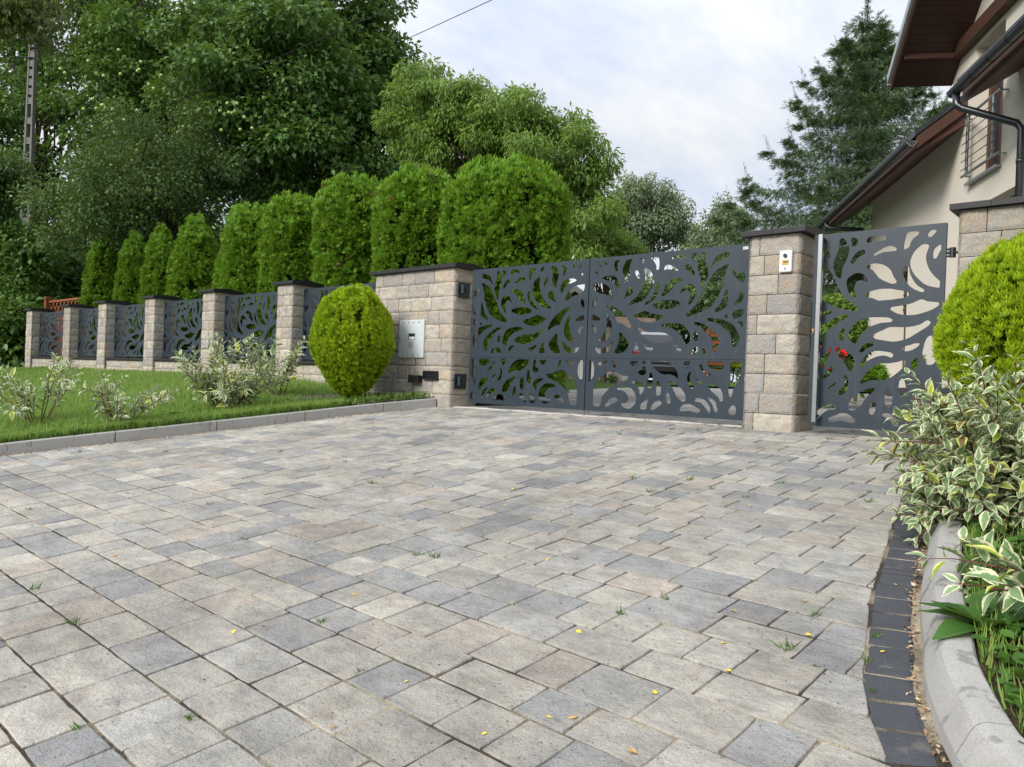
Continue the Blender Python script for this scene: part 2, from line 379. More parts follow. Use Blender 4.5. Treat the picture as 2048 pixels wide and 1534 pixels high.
# far ground sheet (reaches the horizon)
def grid(x0,x1,y0,y1,nx,ny,zf):
    xs=np.linspace(x0,x1,nx+1);ys=np.linspace(y0,y1,ny+1);X,Y=np.meshgrid(xs,ys);Z=zf(X,Y)
    V=np.c_[X.ravel(),Y.ravel(),Z.ravel()];i=np.arange(nx)[None,:]+(nx+1)*np.arange(ny)[:,None];i=i.ravel()
    return V,np.c_[i,i+1,i+nx+2,i+nx+1]
def far_z(X,Y):
    return np.where(Y<7.0,-.78+.12*np.clip(Y,-3,7)-.10,.0+.035*np.clip(Y-7.0,0,14))
V,Fc=grid(-70,70,-10,130,140,140,far_z)
V[:,2]+=np.where((V[:,0]<-8)&(V[:,1]>-2),.25*sm((-8-V[:,0])/4)*sm(V[:,1]/7),0)-.05
obj('ground',np_mesh('ground',V,Fc,M['turf']),kind='structure')
ring=[];rr=[(70,1),(900,1)]
gb=MB();gb.add([(-900,-900,-2.2),(900,-900,-2.2),(900,900,-2.2),(-900,900,-2.2)],[(0,1,2,3)]);gb.obj('terrain',M['turf'],kind='structure')
# ------------------------------------------------------------------ paving
def in_drive(x,y,m=0.0):
    return (x>xkl(y)+m) and (x<xkr(y)-.165-m)
def line_y(x): return 7.03+.10*math.sin(math.pi*min(1,max(0,(x+7.5)/7.0)))**.8
PA=R(178.45-180);ca,sa=math.cos(PA),math.sin(PA)
pb=MB()
rng=random.Random(5)
PAL=[((.415,.388,.335),5),((.45,.422,.368),4),((.38,.358,.312),4),((.325,.322,.312),2.8),((.268,.268,.266),1.9),((.41,.362,.305),1.8),((.385,.372,.342),3)]
def pcol(r=rng):
    t=r.random()*sum(w for _,w in PAL)
    for c,w_ in PAL:
        t-=w_
        if t<=0: break
    k=r.uniform(.9,1.1);return tuple(x*k for x in c)
def clip_poly(P,inside,isect):
    out=[]
    for i in range(len(P)):
        a,b=P[i],P[(i+1)%len(P)];ia,ib=inside(a),inside(b)
        if ia: out.append(a)
        if ia!=ib: out.append(isect(a,b))
    return out
def clip_curve(P,f):
    """keep f(p)>0; bisection at crossings"""
    def isect(a,b):
        fa=f(a)>0;lo,hi=0.,1.
        for _ in range(18):
            m=(lo+hi)/2;p=(a[0]+(b[0]-a[0])*m,a[1]+(b[1]-a[1])*m)
            if (f(p)>0)==fa: lo=m
            else: hi=m
        m=(lo+hi)/2;return (a[0]+(b[0]-a[0])*m,a[1]+(b[1]-a[1])*m)
    return clip_poly(P,lambda p:f(p)>0,isect)
def paver(mb,P,zf,top,col,jit=.0018,bev=.0042,seg=.07,r=rng):
    # area / centroid
    cx=sum(p[0] for p in P)/len(P);cy=sum(p[1] for p in P)/len(P)
    Q=[]
    for i in range(len(P)):
        a,b=P[i],P[(i+1)%len(P)];L=math.hypot(b[0]-a[0],b[1]-a[1]);n=max(1,int(L/seg))
        for k in range(n):
            t=k/n;Q.append((a[0]+(b[0]-a[0])*t,a[1]+(b[1]-a[1])*t,k==0))
    n=len(Q);dz=r.uniform(-.0025,.0025);tx=r.uniform(-.006,.006);ty=r.uniform(-.006,.006)
    def ins(p,d):
        dx,dy=cx-p[0],cy-p[1];L=math.hypot(dx,dy)+1e-9;return (p[0]+dx/L*d,p[1]+dy/L*d)
    rings=[[],[],[],[]]
    for q in Q:
        j=r.uniform(-jit,jit);o=.0026+j+(.004 if q[2] else 0)
        for k,(d,h) in enumerate(((o,-.03),(o,-.006),(o+bev*.4,-.0018),(o+bev*1.3,0))):
            p=ins(q,d);rings[k].append((p[0],p[1],zf(p[1])+top+h+dz+tx*(p[0]-cx)+ty*(p[1]-cy)))
    vs=sum(rings,[]);fs=[]
    for k in range(3):
        for i in range(n): fs.append((k*n+i,k*n+(i+1)%n,(k+1)*n+(i+1)%n,(k+1)*n+i))
    fs.append(tuple(range(3*n,4*n)))
    mb.add(vs,fs,col)
v=-1.6;i=0;JOINTS=[]
while v<8.2:
    h=[.205,.18,.235,.195,.215][i%5]*1.0;i+=1
    u=-11+rng.uniform(0,.3)
    while u<3.2:
        L=rng.choice([.175,.20,.23,.26,.28,.34]);
        P=[(u,v),(u+L,v),(u+L,v+h-.004),(u,v+h-.004)];P=[(x*ca-y*sa,x*sa+y*ca) for x,y in P]
        u+=L
        cx=sum(p[0] for p in P)/4;cy=sum(p[1] for p in P)/4
        if cx<xkl(cy)-.5 or cx>xkr(cy)+.4 or cy>7.7 or cy<-1.35: continue
        P=clip_curve(P,lambda p:p[0]-xkl(p[1])-.012)
        if len(P)>2: P=clip_curve(P,lambda p:xkr(p[1])-.166-p[0])
        if len(P)>2: P=clip_curve(P,lambda p:line_y(p[0])-.02-p[1])
        # pillar feet
        if len(P)<3: continue
        ar=abs(sum(P[k][0]*P[(k+1)%len(P)][1]-P[(k+1)%len(P)][0]*P[k][1] for k in range(len(P))))/2
        if ar<.0009: continue
        near=math.hypot(cx,cy)<5
        paver(pb,P,gz,0,pcol(),seg=.05 if near else .14)
        if rng.random()<.5: JOINTS.append(P[0])
    v+=h
pb.obj('driveway',M['paver'],kind='structure')
# joint bed under the pavers
bmx=MB()
ys=[-1.4+.1*k for k in range(101)]
for a,b in zip(ys[:-1],ys[1:]):
    bmx.add([(xkl(a)-.05,a,gz(a)-.0055),(xkr(a)+.06,a,gz(a)-.0055),(xkr(b)+.06,b,gz(b)-.0055),(xkl(b)-.05,b,gz(b)-.0055)],[(0,1,2,3)])
bmx.obj('joint_bed',M['joint'],kind='structure')
# white mortar strip at the threshold
ws=MB();xs=np.linspace(-7.45,-3.3,60)
for a,b in zip(xs[:-1],xs[1:]):
    def sec_(x):
        y=line_y(x);k=.006*math.sin(x*9)+.004*math.sin(x*23);return [(x,y-.045+k,gz(y)-.004),(x,y-.02+k,gz(y)+.010+k*.5),(x,y+.05,gz(y)+.013+k*.5),(x,y+.20,gz(y)+.006)]
    A_,B_=sec_(a),sec_(b);ws.add(A_+B_,[(q,q+1,q+5,q+4) for q in range(3)])
ws.obj('threshold_strip',M['whiteline'],kind='structure')
# inner yard: long grey planks
ip=MB();r3=random.Random(9)
v=7.02
while v<24.5:
    u=-13+r3.uniform(0,.4)
    while u<4:
        L=r3.choice([.3,.4,.5]);y0=v;y1=v+.12
        P=[(u,y0),(u+L,y0),(u+L,y1),(u,y1)];u+=L
        if v<7.8:
            P=clip_curve(P,lambda p:p[1]-line_y(p[0])-.05)
            if len(P)<3: continue
        c=r3.uniform(.25,.34);paver(ip,P,gz,0,(c,c*.99,c*.96),bev=.004,seg=9,r=r3)
    v+=.12
ip.obj('yard_paving',M['plank'],kind='structure')
jb=MB();jb.add([(-13,7.0,gz(7.01)-.012),(4,7.0,gz(7.01)-.012),(4,24.5,gz(24.5)-.012),(-13,24.5,gz(24.5)-.012)],[(0,1,2,3)]);jb.obj('yard_bed',M['joint'],kind='structure')
# ------------------------------------------------------------------ kerbs
def sweep(mb,path,prof,zf,col,gap=0.004,stone=1.0,side=1):
    """profile (offset to outside, height) swept along path, cut in stones"""
    P,q=resample(path,.06);n=len(P);T=np.gradient(P,axis=0);T/=np.linalg.norm(T,axis=1)[:,None];N=np.c_[T[:,1],-T[:,0]]*side
    per=max(2,int(round(stone/.06)));i=0
    while i<n-1:
        j=min(i+per,n-1);idx=list(range(i,j+1));vs=[];m=len(prof)
        for k in idx:
            sh=0
            if k==i: sh=gap
            if k==j: sh=-gap
            for o,h in prof:
                p=P[k]+N[k]*o+T[k]*sh;vs.append((p[0],p[1],zf(p[1] if False else P[k][1])+h))
        fs=[]
        for a in range(len(idx)-1):
            for b in range(m-1): fs.append((a*m+b,a*m+b+1,(a+1)*m+b+1,(a+1)*m+b))
        fs+=[tuple(range(m))[::-1],tuple((len(idx)-1)*m+b for b in range(m))]
        mb.add(vs,fs,col);i=j
kl=MB();sweep(kl,KL,[(0,-.08),(0.004,.104),(.010,.113),(.020,.116),(.072,.116),(.08,.108),(.08,-.08)],lambda y:gz(y),(.5,.5,.5),stone=1.0,side=-1)
kl.obj('left_kerb',M['kerb'],kind='structure')
kr=MB();sweep(kr,KR,[(0,-.06),(.012,.03),(.040,.088),(.052,.108),(.068,.117),(.082,.120),(.136,.120),(.144,.112),(.144,-.06)],lambda y:gz(y),(.5,.5,.5),stone=.62,side=1)
kr.obj('right_kerb',M['kerb'],kind='structure')
# black setts along the right kerb
bs=MB();P,q=resample(KR,.02);T=np.gradient(P,axis=0);T/=np.linalg.norm(T,axis=1)[:,None];N=np.c_[-T[:,1],T[:,0]]
k=0;r4=random.Random(3)
while k<len(P)-6:
    L=r4.choice([.14,.165,.165,.07]);j=min(len(P)-1,k+int(L/.02))
    a,b=P[k],P[j];na,nb=N[k],N[j]
    w0=.016+r4.uniform(-.004,.004);w1=.160+r4.uniform(-.005,.003)
    g_=T[k]*.001;quad=[a+na*w1+g_,a+na*w0+g_,b+nb*w0-g_,b+nb*w1-g_];quad=[(float(x),float(y)) for x,y in quad]
    paver(bs,quad,gz,-.001,(.04,.042,.048),jit=.0022,bev=.016,seg=.025,r=r4)
    k=j
bs.obj('sett_border',M['setts'],kind='structure')
# sand between setts and kerb
sd_=MB()
for k in range(0,len(P)-3,3):
    a,b=P[k],P[k+3];na,nb=N[k],N[k+3];zs=lambda p:gz(p[1])-.009
    q4=[a+na*.176,a-na*.02,b-nb*.02,b+nb*.176];sd_.add([(p[0],p[1],zs(p)) for p in q4],[(0,1,2,3)])
sd_.obj('joint_sand',M['sand'],kind='structure')
# ------------------------------------------------------------------ lawn and bed surfaces
lm=MB();ny=70;nx=60;V=[];Fc=[]
for j in range(ny+1):
    y=-1.7+(7.3+1.7)*j/ny
    xe=xkl(y)-.05
    for i in range(nx+1):
        t=i/nx;x=xe-(34)*(t**2.2);V.append((x,y,float(lawn_z(x,y))-.004+.012*math.sin(x*3.1+y*1.7)*math.sin(y*2.3)*min(1,t*12)))
for j in range(ny):
    for i in range(nx):
        a=j*(nx+1)+i;Fc.append((a,a+1,a+nx+2,a+nx+1))
obj('lawn_soil',np_mesh('lawn_soil',V,Fc,M['turf'],smooth=True),kind='structure')
# bare gravelly bed strip in front of the mailbox wall
V=[];Fc=[]
for j in range(31):
    y=5.75+1.2*j/30
    for i in range(31):
        x=xkl(y)-.06-1.75*i/30;V.append((x,y,float(lawn_z(x,y))+.004+.014*RNG.random()*(1 if 1<i<29 and 1<j<30 else -.8)))
for j in range(30):
    for i in range(30):
        a=j*31+i;Fc.append((a,a+1,a+32,a+31))
obj('bed_soil',np_mesh('bed_soil',V,Fc,M['soil'],smooth=True),kind='structure')
V=[];Fc=[];ny=80
for j in range(ny+1):
    y=-1.3+(6.95+1.3)*j/ny;xe=xkr(y)+.125
    for i in range(25):
        x=xe+2.6*(i/24)**1.5;V.append((x,y,gz(y)+.085+(.03*RNG.random()-.015)+.05*min(1,(i/24)*3)))
for j in range(ny):
    for i in range(24):
        a=j*25+i;Fc.append((a,a+1,a+26,a+25))
obj('planting_bed',np_mesh('planting_bed',V,Fc,M['soil'],smooth=True),kind='structure')
# ------------------------------------------------------------------ stone work
STC=[((.475,.425,.350),5),((.52,.47,.39),4),((.425,.383,.325),3),((.39,.37,.34),2),((.48,.405,.315),1.6)]
rs=random.Random(21)
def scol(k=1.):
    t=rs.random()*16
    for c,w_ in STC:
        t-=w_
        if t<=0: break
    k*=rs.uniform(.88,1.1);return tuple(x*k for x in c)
NOI=np.random.default_rng(3).random((64,64))
def vnoise(x,y):
    xi=math.floor(x);yi=math.floor(y);fx=x-xi;fy=y-yi;fx=fx*fx*(3-2*fx);fy=fy*fy*(3-2*fy)
    g=lambda a,b:NOI[a%64,b%64]
    return (g(xi,yi)*(1-fx)+g(xi+1,yi)*fx)*(1-fy)+(g(xi,yi+1)*(1-fx)+g(xi+1,yi+1)*fx)*fy
def rough_block(mb,x0,x1,y0,y1,z0,z1,col,faces,step=.03,amp=.014,ch=.022):
    """one split-faced block; faces: subset of 'F' (front,-y) 'R' (+x) 'L' (-x) 'B' (+y)"""
    g=.0028;mb.box(x0+g+.004,x1-g-.004,y0+.012,y1-.012,z0+g,z1-g,tuple(c*.5 for c in col))
    sx=rs.random()*60;sy=rs.random()*60
    def face(o,du,dv,nrm,wd,ht,eu0,eu1):
        nu=max(3,int(wd/step));nv=max(3,int(ht/step));vs=[];fs=[]
        for j in range(nv+1):
            for i in range(nu+1):
                u=i/nu;v=j/nv;eu=min(u*wd+(.02 if not eu0 else 0),(1-u)*wd+(.02 if not eu1 else 0));ev=min(v,1-v)*ht
                d=vnoise(sx+u*wd*14,sy+v*ht*14)*.65+vnoise(sx+u*wd*38,sy+v*ht*38)*.35
                h=amp*(d-.25)
                if i in (0,nu): h=min(h,0)-(ch*.9 if (eu0 if i==0 else eu1) else .003)+rs.uniform(-.003,.003)
                elif (i==1 and eu0) or (i==nu-1 and eu1): h-=ch*.25
                if j in (0,nv): h=min(h,.001)-.004
                uu=g+u*(wd-2*g);vv=g+v*(ht-2*g)
                if 0<i<nu: uu+=rs.uniform(-.2,.2)*wd/nu
                if 0<j<nv: vv+=rs.uniform(-.2,.2)*ht/nv
                vs.append(o+du*uu+dv*vv+nrm*h)
        for j in range(nv):
            for i in range(nu):
                a=j*(nu+1)+i;fs.append((a,a+1,a+nu+2,a+nu+1))
        mb.add(vs,fs,col)
    Z=Vector((0,0,1));X=Vector((1,0,0));Y=Vector((0,1,0))
    if 'F' in faces: face(Vector((x0,y0,z0)),X,Z,-Y,x1-x0,z1-z0,'L' in faces,'R' in faces)
    if 'B' in faces: face(Vector((x1,y1,z0)),-X,Z,Y,x1-x0,z1-z0,'R' in faces,'L' in faces)
    if 'R' in faces: face(Vector((x1,y0,z0)),Y,Z,X,y1-y0,z1-z0,'F' in faces,'B' in faces)
    if 'L' in faces: face(Vector((x0,y1,z0)),-Y,Z,-X,y1-y0,z1-z0,'B' in faces,'F' in faces)
def splits(a,b,off,r=rs,unit=.34):
    out=[a];x=a+off
    while x<b-.09:
        out.append(x);x+=r.choice([unit,unit*.62,unit*.5,unit])*r.uniform(.95,1.05)
    out.append(b);return out
def stonework(mb,x0,x1,y0,y1,z0,z1,n,faces='FRL',step=.03,dark=1.,unit=.34):
    h=(z1-z0)/n
    for k in range(n):
        xs=splits(x0,x1,rs.choice([.16,.2,.3,.11]) if (x1-x0)>.3 else 1,rs,unit if (x1-x0)<1 else .41)
        for i in range(len(xs)-1):
            f='F'+('B' if 'B' in faces else '')
            if i==0 and 'L' in faces: f+='L'
            if i==len(xs)-2 and 'R' in faces: f+='R'
            rough_block(mb,xs[i],xs[i+1],y0,y1,z0+k*h,z0+(k+1)*h,scol(dark),f,step)
PT=1.885
def cap(mb,x0,x1,y0,y1,z,o=.055,t=.05):
    n=max(1,int(round((x1-x0)/.27)));
    x0-=o;x1+=o;y0-=o;y1+=o
    for k in range(n):
        a=x0+(x1-x0)*k/n+(.0015 if k else 0);b=x0+(x1-x0)*(k+1)/n-(.0015 if k<n-1 else 0)
        ym=(y0+y1)/2;e=.012
        P=[(a,y0,z),(b,y0,z),(b,y1,z),(a,y1,z)]
        tz=z+t
        vs=P+[(a,y0,tz-.006),(b,y0,tz-.006),(b,y1,tz-.006),(a,y1,tz-.006)]+[(a,y0+e,tz),(b,y0+e,tz),(b,ym,tz+.028),(a,ym,tz+.028),(b,y1-e,tz),(a,y1-e,tz)]
        mb.add(vs,[(3,2,1,0),(0,1,5,4),(2,3,7,6),(1,2,6,12,10,9,5),(3,0,4,8,11,13,7),(4,5,9,8),(8,9,10,11),(11,10,12,13),(13,12,6,7)])
def pillar(name,x0,x1,zb,label,group=None,n=10,y0=6.95,y1=7.45,step=.03,faces='FRLB',dk=.93):
    o=empty(name,((x0+x1)/2,y0,zb),label,'pillar',group);I=Matrix.Translation((-(x0+x1)/2,-y0,-zb))
    m=MB();stonework(m,x0,x1,y0,y1,zb-.02,PT,n,faces,step,dk);s=m.obj('shaft',M['stone'],o);s.data.transform(I)
    c=MB();cap(c,x0,x1,y0,y1,PT+.001);c=c.obj('cap',M['cap'],o);c.data.transform(I)
    return o
PX=[-24.45,-21.55,-19.28,-16.72,-14.165,-11.55]
ordn=['leftmost','second','third','fourth','fifth','sixth']
for k,x in enumerate(PX):
    lab={0:'stone fence pillar at the far left end of the row, smallest and beside the dark trees',1:'second stone fence pillar from the left end, just right of the wooden trellis',2:'third stone fence pillar from the left end of the row',3:'fourth stone fence pillar from the left, behind the thin low shrub',4:'fifth stone fence pillar from the left, half behind the bushy variegated shrub',5:'sixth stone fence pillar from the left, beside the round golden bush'}[k]
    pillar('stone_pillar',x,x+.5,.30,lab,'fence pillars in a row along the lawn',n=9,step=.03 if k>2 else .045)
LPo=pillar('mailbox_pillar',-8.93,-7.26,.06,'wide stone pillar with a steel letterbox plate, left of the double gate',step=.026)
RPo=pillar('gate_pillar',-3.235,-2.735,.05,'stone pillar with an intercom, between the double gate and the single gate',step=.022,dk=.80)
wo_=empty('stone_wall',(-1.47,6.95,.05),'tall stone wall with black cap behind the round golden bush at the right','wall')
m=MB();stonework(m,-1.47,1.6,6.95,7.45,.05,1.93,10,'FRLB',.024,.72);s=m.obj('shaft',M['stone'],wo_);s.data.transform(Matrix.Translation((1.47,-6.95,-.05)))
c=MB();cap(c,-1.47,1.6,6.95,7.45,1.931);s=c.obj('cap',M['cap'],wo_);s.data.transform(Matrix.Translation((1.47,-6.95,-.05)))
# low walls with sills between pillars
GAPS=[(PX[k]+.5,PX[k+1]) for k in range(5)]+[(PX[5]+.5,-8.93)]
wl_=['at the far left end','second from the left','third from the left','fourth from the left, behind the thin low shrub','fifth from the left, behind the bushy variegated shrub','rightmost, behind the round golden bush']
for k,(a,b) in enumerate(GAPS):
    o=empty('low_wall',((a+b)/2,7.0,.3),'low stone plinth wall with black sill under the fence panel, '+wl_[k],'low wall','low plinth walls under the fence panels')
    T=Matrix.Translation((-(a+b)/2,-7.0,-.3))
    m=MB();stonework(m,a+.002,b-.002,7.0,7.40,.10,.575,3,'F',.03 if k>2 else .05);s=m.obj('masonry',M['stone'],o);s.data.transform(T)
    m=MB();m.bbox(a+.004,b-.004,6.955,7.42,.577,.622,.006);s=m.obj('sill',M['cap'],o);s.data.transform(T)
# ------------------------------------------------------------------ laser-cut gate pattern
S12=2048/170
def zpx(pts,ox,oy,s): return [(ox+x/s,oy+y/s) for x,y in pts]
def hole(pts,ox,oy,s,Y=7.07):
    out=[]
    for x,y in zpx(pts,ox,oy,s):
        p=onY(x,y,Y);out.append((p[0],p[2]))
    return out
def P_(s):
    v=[float(x) for x in s.replace(' ',',').split(',') if x!='']
    return list(zip(v[0::2],v[1::2]))
A1="""235,300 265,290 300,330 328,385 320,405 280,375 245,340
415,295 450,272 478,290 480,340 460,370 425,335
690,250 775,243 765,275 725,330 735,420 730,500 705,517 670,470 648,380 660,300
985,228 1075,217 1080,245 1030,360 1020,470 1025,590 985,710 935,785 905,800 890,770 895,690 862,580 850,470 880,370 930,270
1285,205 1330,190 1375,215 1395,260 1380,300 1335,312 1300,260
1540,185 1600,165 1690,160 1722,190 1735,290 1733,400 1715,465 1680,480 1660,455 1655,370 1600,270 1545,215
182,540 210,520 255,545 240,578 200,572
365,680 430,635 540,618 640,622 715,680 765,765 775,850 768,920 745,948 705,925 680,850 600,765 510,740 410,712
150,820 200,808 340,810 440,830 520,890 570,970 610,1070 628,1130 595,1165 550,1150 470,1090 390,1060 290,1045 210,1005 155,930
175,1170 205,1165 220,1240 200,1320 150,1380 120,1380 120,1280 140,1215
1030,870 1080,885 1112,940 1100,1010 1060,1070 980,1110 930,1150 880,1180 870,1165 925,1070 935,990 975,900
1145,510 1180,482 1215,500 1255,580 1258,640 1240,730 1215,730 1190,660 1160,590
1365,470 1395,435 1450,440 1510,490 1560,570 1595,660 1605,760 1570,890 1500,1010 1420,1130 1320,1220 1200,1275 1080,1310 1005,1325 1000,1300 1060,1235 1160,1140 1250,1030 1310,910 1365,770 1385,640 1375,540
1645,820 1685,795 1725,820 1740,880 1715,1000 1660,1110 1590,1200 1490,1270 1400,1320 1388,1295 1450,1225 1540,1130 1610,1020 1645,910"""
A2="""165,440 210,380 290,350 340,352 420,345 480,380 490,420 465,470 410,470 330,435 280,440 220,470 180,470
635,400 660,340 720,310 770,305 778,345 755,400 745,490 710,507 660,460
905,295 965,292 985,320 978,400 975,500 1010,610 1045,740 1050,840 1030,920 1000,990 940,1090 915,1140 875,1130 865,1060 865,930 835,820 795,700 785,560 795,470 840,390
1545,290 1558,330 1530,410 1420,460 1290,510 1200,575 1150,650 1120,672 1115,640 1165,530 1220,430 1320,350 1450,300
-22,690 0,640 50,605 110,600 190,630 270,680 340,715 330,755 290,755 230,725 140,710 60,705 -10,720
480,640 510,600 560,590 610,620 660,670 705,740 725,810 700,860 650,830 600,770 530,720 490,680
-80,1330 -70,1290 -20,1200 10,1090 90,1000 200,930 330,908 400,930 428,965 400,1000 330,1010 260,1070 200,1150 110,1240 20,1330 -50,1350
370,1250 410,1180 490,1090 570,1060 650,1070 720,1130 757,1220 750,1310 710,1405 650,1495 590,1562 558,1545 575,1480 605,1390 600,1300 570,1235 510,1210 450,1240 400,1275 375,1270
1540,580 1530,640 1480,720 1465,830 1415,930 1410,1090 1360,1180 1310,1310 1265,1400 1230,1445 1160,1560 1050,1635 920,1705 800,1770 650,1825 540,1847 500,1815 530,1755 650,1655 760,1545 830,1405 900,1270 980,1130 1060,990 1140,850 1250,720 1390,640 1490,575
1630,770 1650,730 1690,720 1750,760 1850,770 1920,810 1945,880 1925,980 1880,1020 1800,985 1710,910 1660,850
1480,1195 1525,1200 1520,1300 1525,1420 1520,1465 1500,1575 1430,1645 1320,1710 1230,1735 1200,1715 1215,1655 1300,1575 1370,1465 1410,1350 1445,1270
1840,1230 1895,1245 1905,1310 1885,1400 1850,1465 1770,1545 1690,1565 1665,1550 1720,1465 1770,1400 1800,1310"""
A4="""1625,400 1650,350 1720,310 1790,285 1860,278 1895,310 1895,380 1840,450 1750,490 1680,510 1645,480
1435,455 1470,412 1510,425 1515,470 1475,495 1440,485
1745,600 1790,575 1850,580 1885,620 1870,700 1845,710 1820,650 1770,630
-297,195 -270,150 -170,95 -50,70 100,62 230,68 330,100 358,150 340,185 240,230 150,265 50,280 -100,275 -210,262 -280,230
-88,690 -60,650 20,625 150,615 290,620 400,640 490,700 560,800 600,900 612,1000 590,1080 530,1120 485,1135 455,1090 440,1010 390,930 320,845 220,770 120,735 0,710 -70,715
690,910 715,825 760,850 795,920 795,1000 750,1050 700,1020
695,620 730,590 820,600 930,640 1050,720 1180,820 1260,900 1300,980 1320,1080 1300,1180 1250,1270 1195,1310 1155,1270 1140,1180 1125,1020 1060,930 950,810 850,710 760,670 705,650
1020,520 1050,490 1150,500 1300,520 1430,540 1560,600 1660,680 1730,790 1780,900 1795,990 1760,1080 1700,1170 1660,1205 1620,1160 1600,1050 1595,970 1560,870 1450,770 1330,670 1220,610 1100,575 1030,555
175,1165 220,1130 290,1145 350,1200 395,1270 380,1305 330,1305 280,1250 220,1195
580,1355 640,1290 720,1205 790,1190 825,1230 810,1300 770,1358
890,1240 930,1210 960,1250 1010,1340 1000,1360 920,1358 905,1310"""
A3="""525,160 550,120 600,135 700,165 800,215 880,290 970,380 1040,480 1080,560 1110,640 1085,685 1020,650 940,595 870,565 790,565 755,520 720,400 650,290 570,210
520,355 550,350 600,430 640,560 655,690 640,800 590,900 500,985 420,1010 350,995 335,960 400,900 460,790 500,680 530,560 525,440
160,400 205,350 260,375 340,420 370,475 350,495 190,490 165,450
150,630 185,612 230,625 280,680 290,740 265,790 235,790 215,720
1170,370 1260,330 1360,290 1430,262 1500,280 1600,320 1700,345 1850,365 1885,400 1850,450 1750,500 1640,535 1530,545 1400,520 1280,460 1190,400
1270,690 1310,665 1390,710 1500,772 1680,778 1880,785 1987,830 2087,885 2117,940 2080,985 1927,1020 1750,1045 1600,1010 1480,930 1370,830 1290,735
240,1140 265,1130 310,1165 410,1165 530,1115 600,1040 665,975 675,1020 640,1130 560,1240 470,1280 360,1292 290,1260 245,1190
815,795 860,785 920,850 990,940 1040,1020 1045,1100 990,1190 920,1260 820,1290 740,1290 710,1265 740,1180 790,1070 815,950
1170,1030 1200,1005 1250,1050 1265,1110 1300,1210 1295,1285 1150,1285 1150,1220 1180,1120
1385,1080 1450,1075 1530,1120 1620,1145 1638,1185 1610,1225 1550,1225 1460,1170"""
A5="""165,150 195,120 235,150 270,220 282,340 270,490 215,590 165,660 148,640 150,400
375,205 400,180 500,160 580,125 590,175 500,220 430,250 395,245
710,130 750,130 780,170 785,230 805,280 780,312 740,285 720,230
250,1040 255,850 290,740 330,640 400,555 520,480 620,410 700,390 800,410 880,450 950,490 1090,510 1100,545 1060,600 950,640 830,690 700,760 600,850 510,950 460,1040 440,1170 400,1230 330,1245 265,1220 240,1180
545,1215 590,1130 660,1065 740,1020 810,1035 848,1080 820,1130 750,1165 690,1180 620,1235 565,1250
830,800 880,760 1000,748 1110,765 1200,830 1265,930 1292,1050 1280,1150 1220,1230 1140,1290 1040,1280 960,1245 930,1195 950,1158 1020,1165 1080,1120 1105,1040 1080,960 1010,880 930,845 850,840
1150,150 1330,145 1320,200 1270,255 1215,270 1165,220
1440,150 1510,145 1525,250 1530,420 1500,470 1440,490 1370,465 1342,420 1370,370 1435,345 1450,250
1620,440 1645,425 1680,460 1690,560 1690,720 1660,780 1610,797 1565,760 1555,650 1600,560
1195,655 1215,632 1330,645 1430,690 1475,760 1480,830 1450,900 1395,955 1370,930 1365,840 1320,760 1240,700
1790,650 1830,640 1885,700 1892,830 1880,940 1810,990 1770,940 1775,780
1395,1230 1410,1170 1470,1120 1540,1070 1578,1105 1550,1180 1545,1290 1510,1315 1410,1310 1385,1270
1640,1290 1660,1230 1730,1140 1800,1100 1870,1105 1905,1160 1870,1210 1810,1250 1750,1310 1690,1330 1650,1320"""
A6="""-217,95 -100,78 50,78 150,95 250,140 335,220 405,320 435,480 420,502 330,440 220,405 120,412 20,385 -67,325 -150,245 -205,140
570,130 600,88 740,88 700,160 685,230 640,265 590,225
950,190 970,160 1010,185 1060,280 1110,330 1180,380 1218,430 1150,440 1070,400 1010,320 965,250
1125,120 1180,92 1350,85 1500,95 1555,180 1530,250 1460,300 1380,312 1280,290 1180,220
1690,180 1740,115 1820,95 1950,110 1955,250 1945,430 1900,560 1830,650 1770,740 1745,880 1720,940 1695,952 1655,890 1650,760 1690,590 1695,350
650,520 670,420 720,340 750,370 720,450 725,560 780,630 810,690 800,755 760,750 700,700 680,640
870,525 895,505 940,555 1010,600 1015,630 985,650 930,610
180,600 230,578 330,615 440,680 530,770 590,860 620,960 610,1040 550,1062 480,1030 400,950 360,860 310,760 240,670
145,900 180,855 225,890 250,980 255,1070 220,1110 175,1095 150,1010
470,1260 500,1190 580,1130 680,1118 770,1140 870,1200 950,1250 965,1290 930,1330 850,1325 740,1295 640,1290 540,1305 490,1290
835,1030 870,980 950,975 1050,1010 1130,1080 1190,1170 1210,1260 1195,1345 1150,1310 1080,1200 1000,1110 920,1070 850,1060
1160,990 1190,962 1240,990 1320,1050 1355,1110 1360,1180 1390,1250 1370,1310 1335,1325 1300,1280 1280,1190 1230,1090
1170,650 1220,655 1330,680 1420,720 1480,800 1515,920 1518,1020 1490,1062 1440,1040 1400,960 1320,880 1220,790 1180,720
1645,1310 1665,1240 1720,1165 1770,1155 1815,1190 1832,1290 1815,1370 1750,1390 1680,1370"""
S8=1652/140;S9=1342/140
B1="""465,370 510,320 570,325 625,390 680,510 690,620 640,800 560,970 520,1080 500,1220 455,1265 390,1210 330,1080 310,950 350,820 410,650 450,560 455,460
735,340 775,298 840,300 895,350 900,410 860,480 795,515 750,490 755,430 738,380
725,860 760,790 830,690 920,610 1010,580 1075,600 1075,640 1030,700 940,740 870,810 810,900 760,920
1105,370 1140,300 1220,260 1330,265 1430,245 1510,240 1560,300 1540,355 1440,365 1320,370 1230,390 1160,425 1115,405
60,500 150,540 210,620 245,730 230,790 170,740 110,690 60,600"""
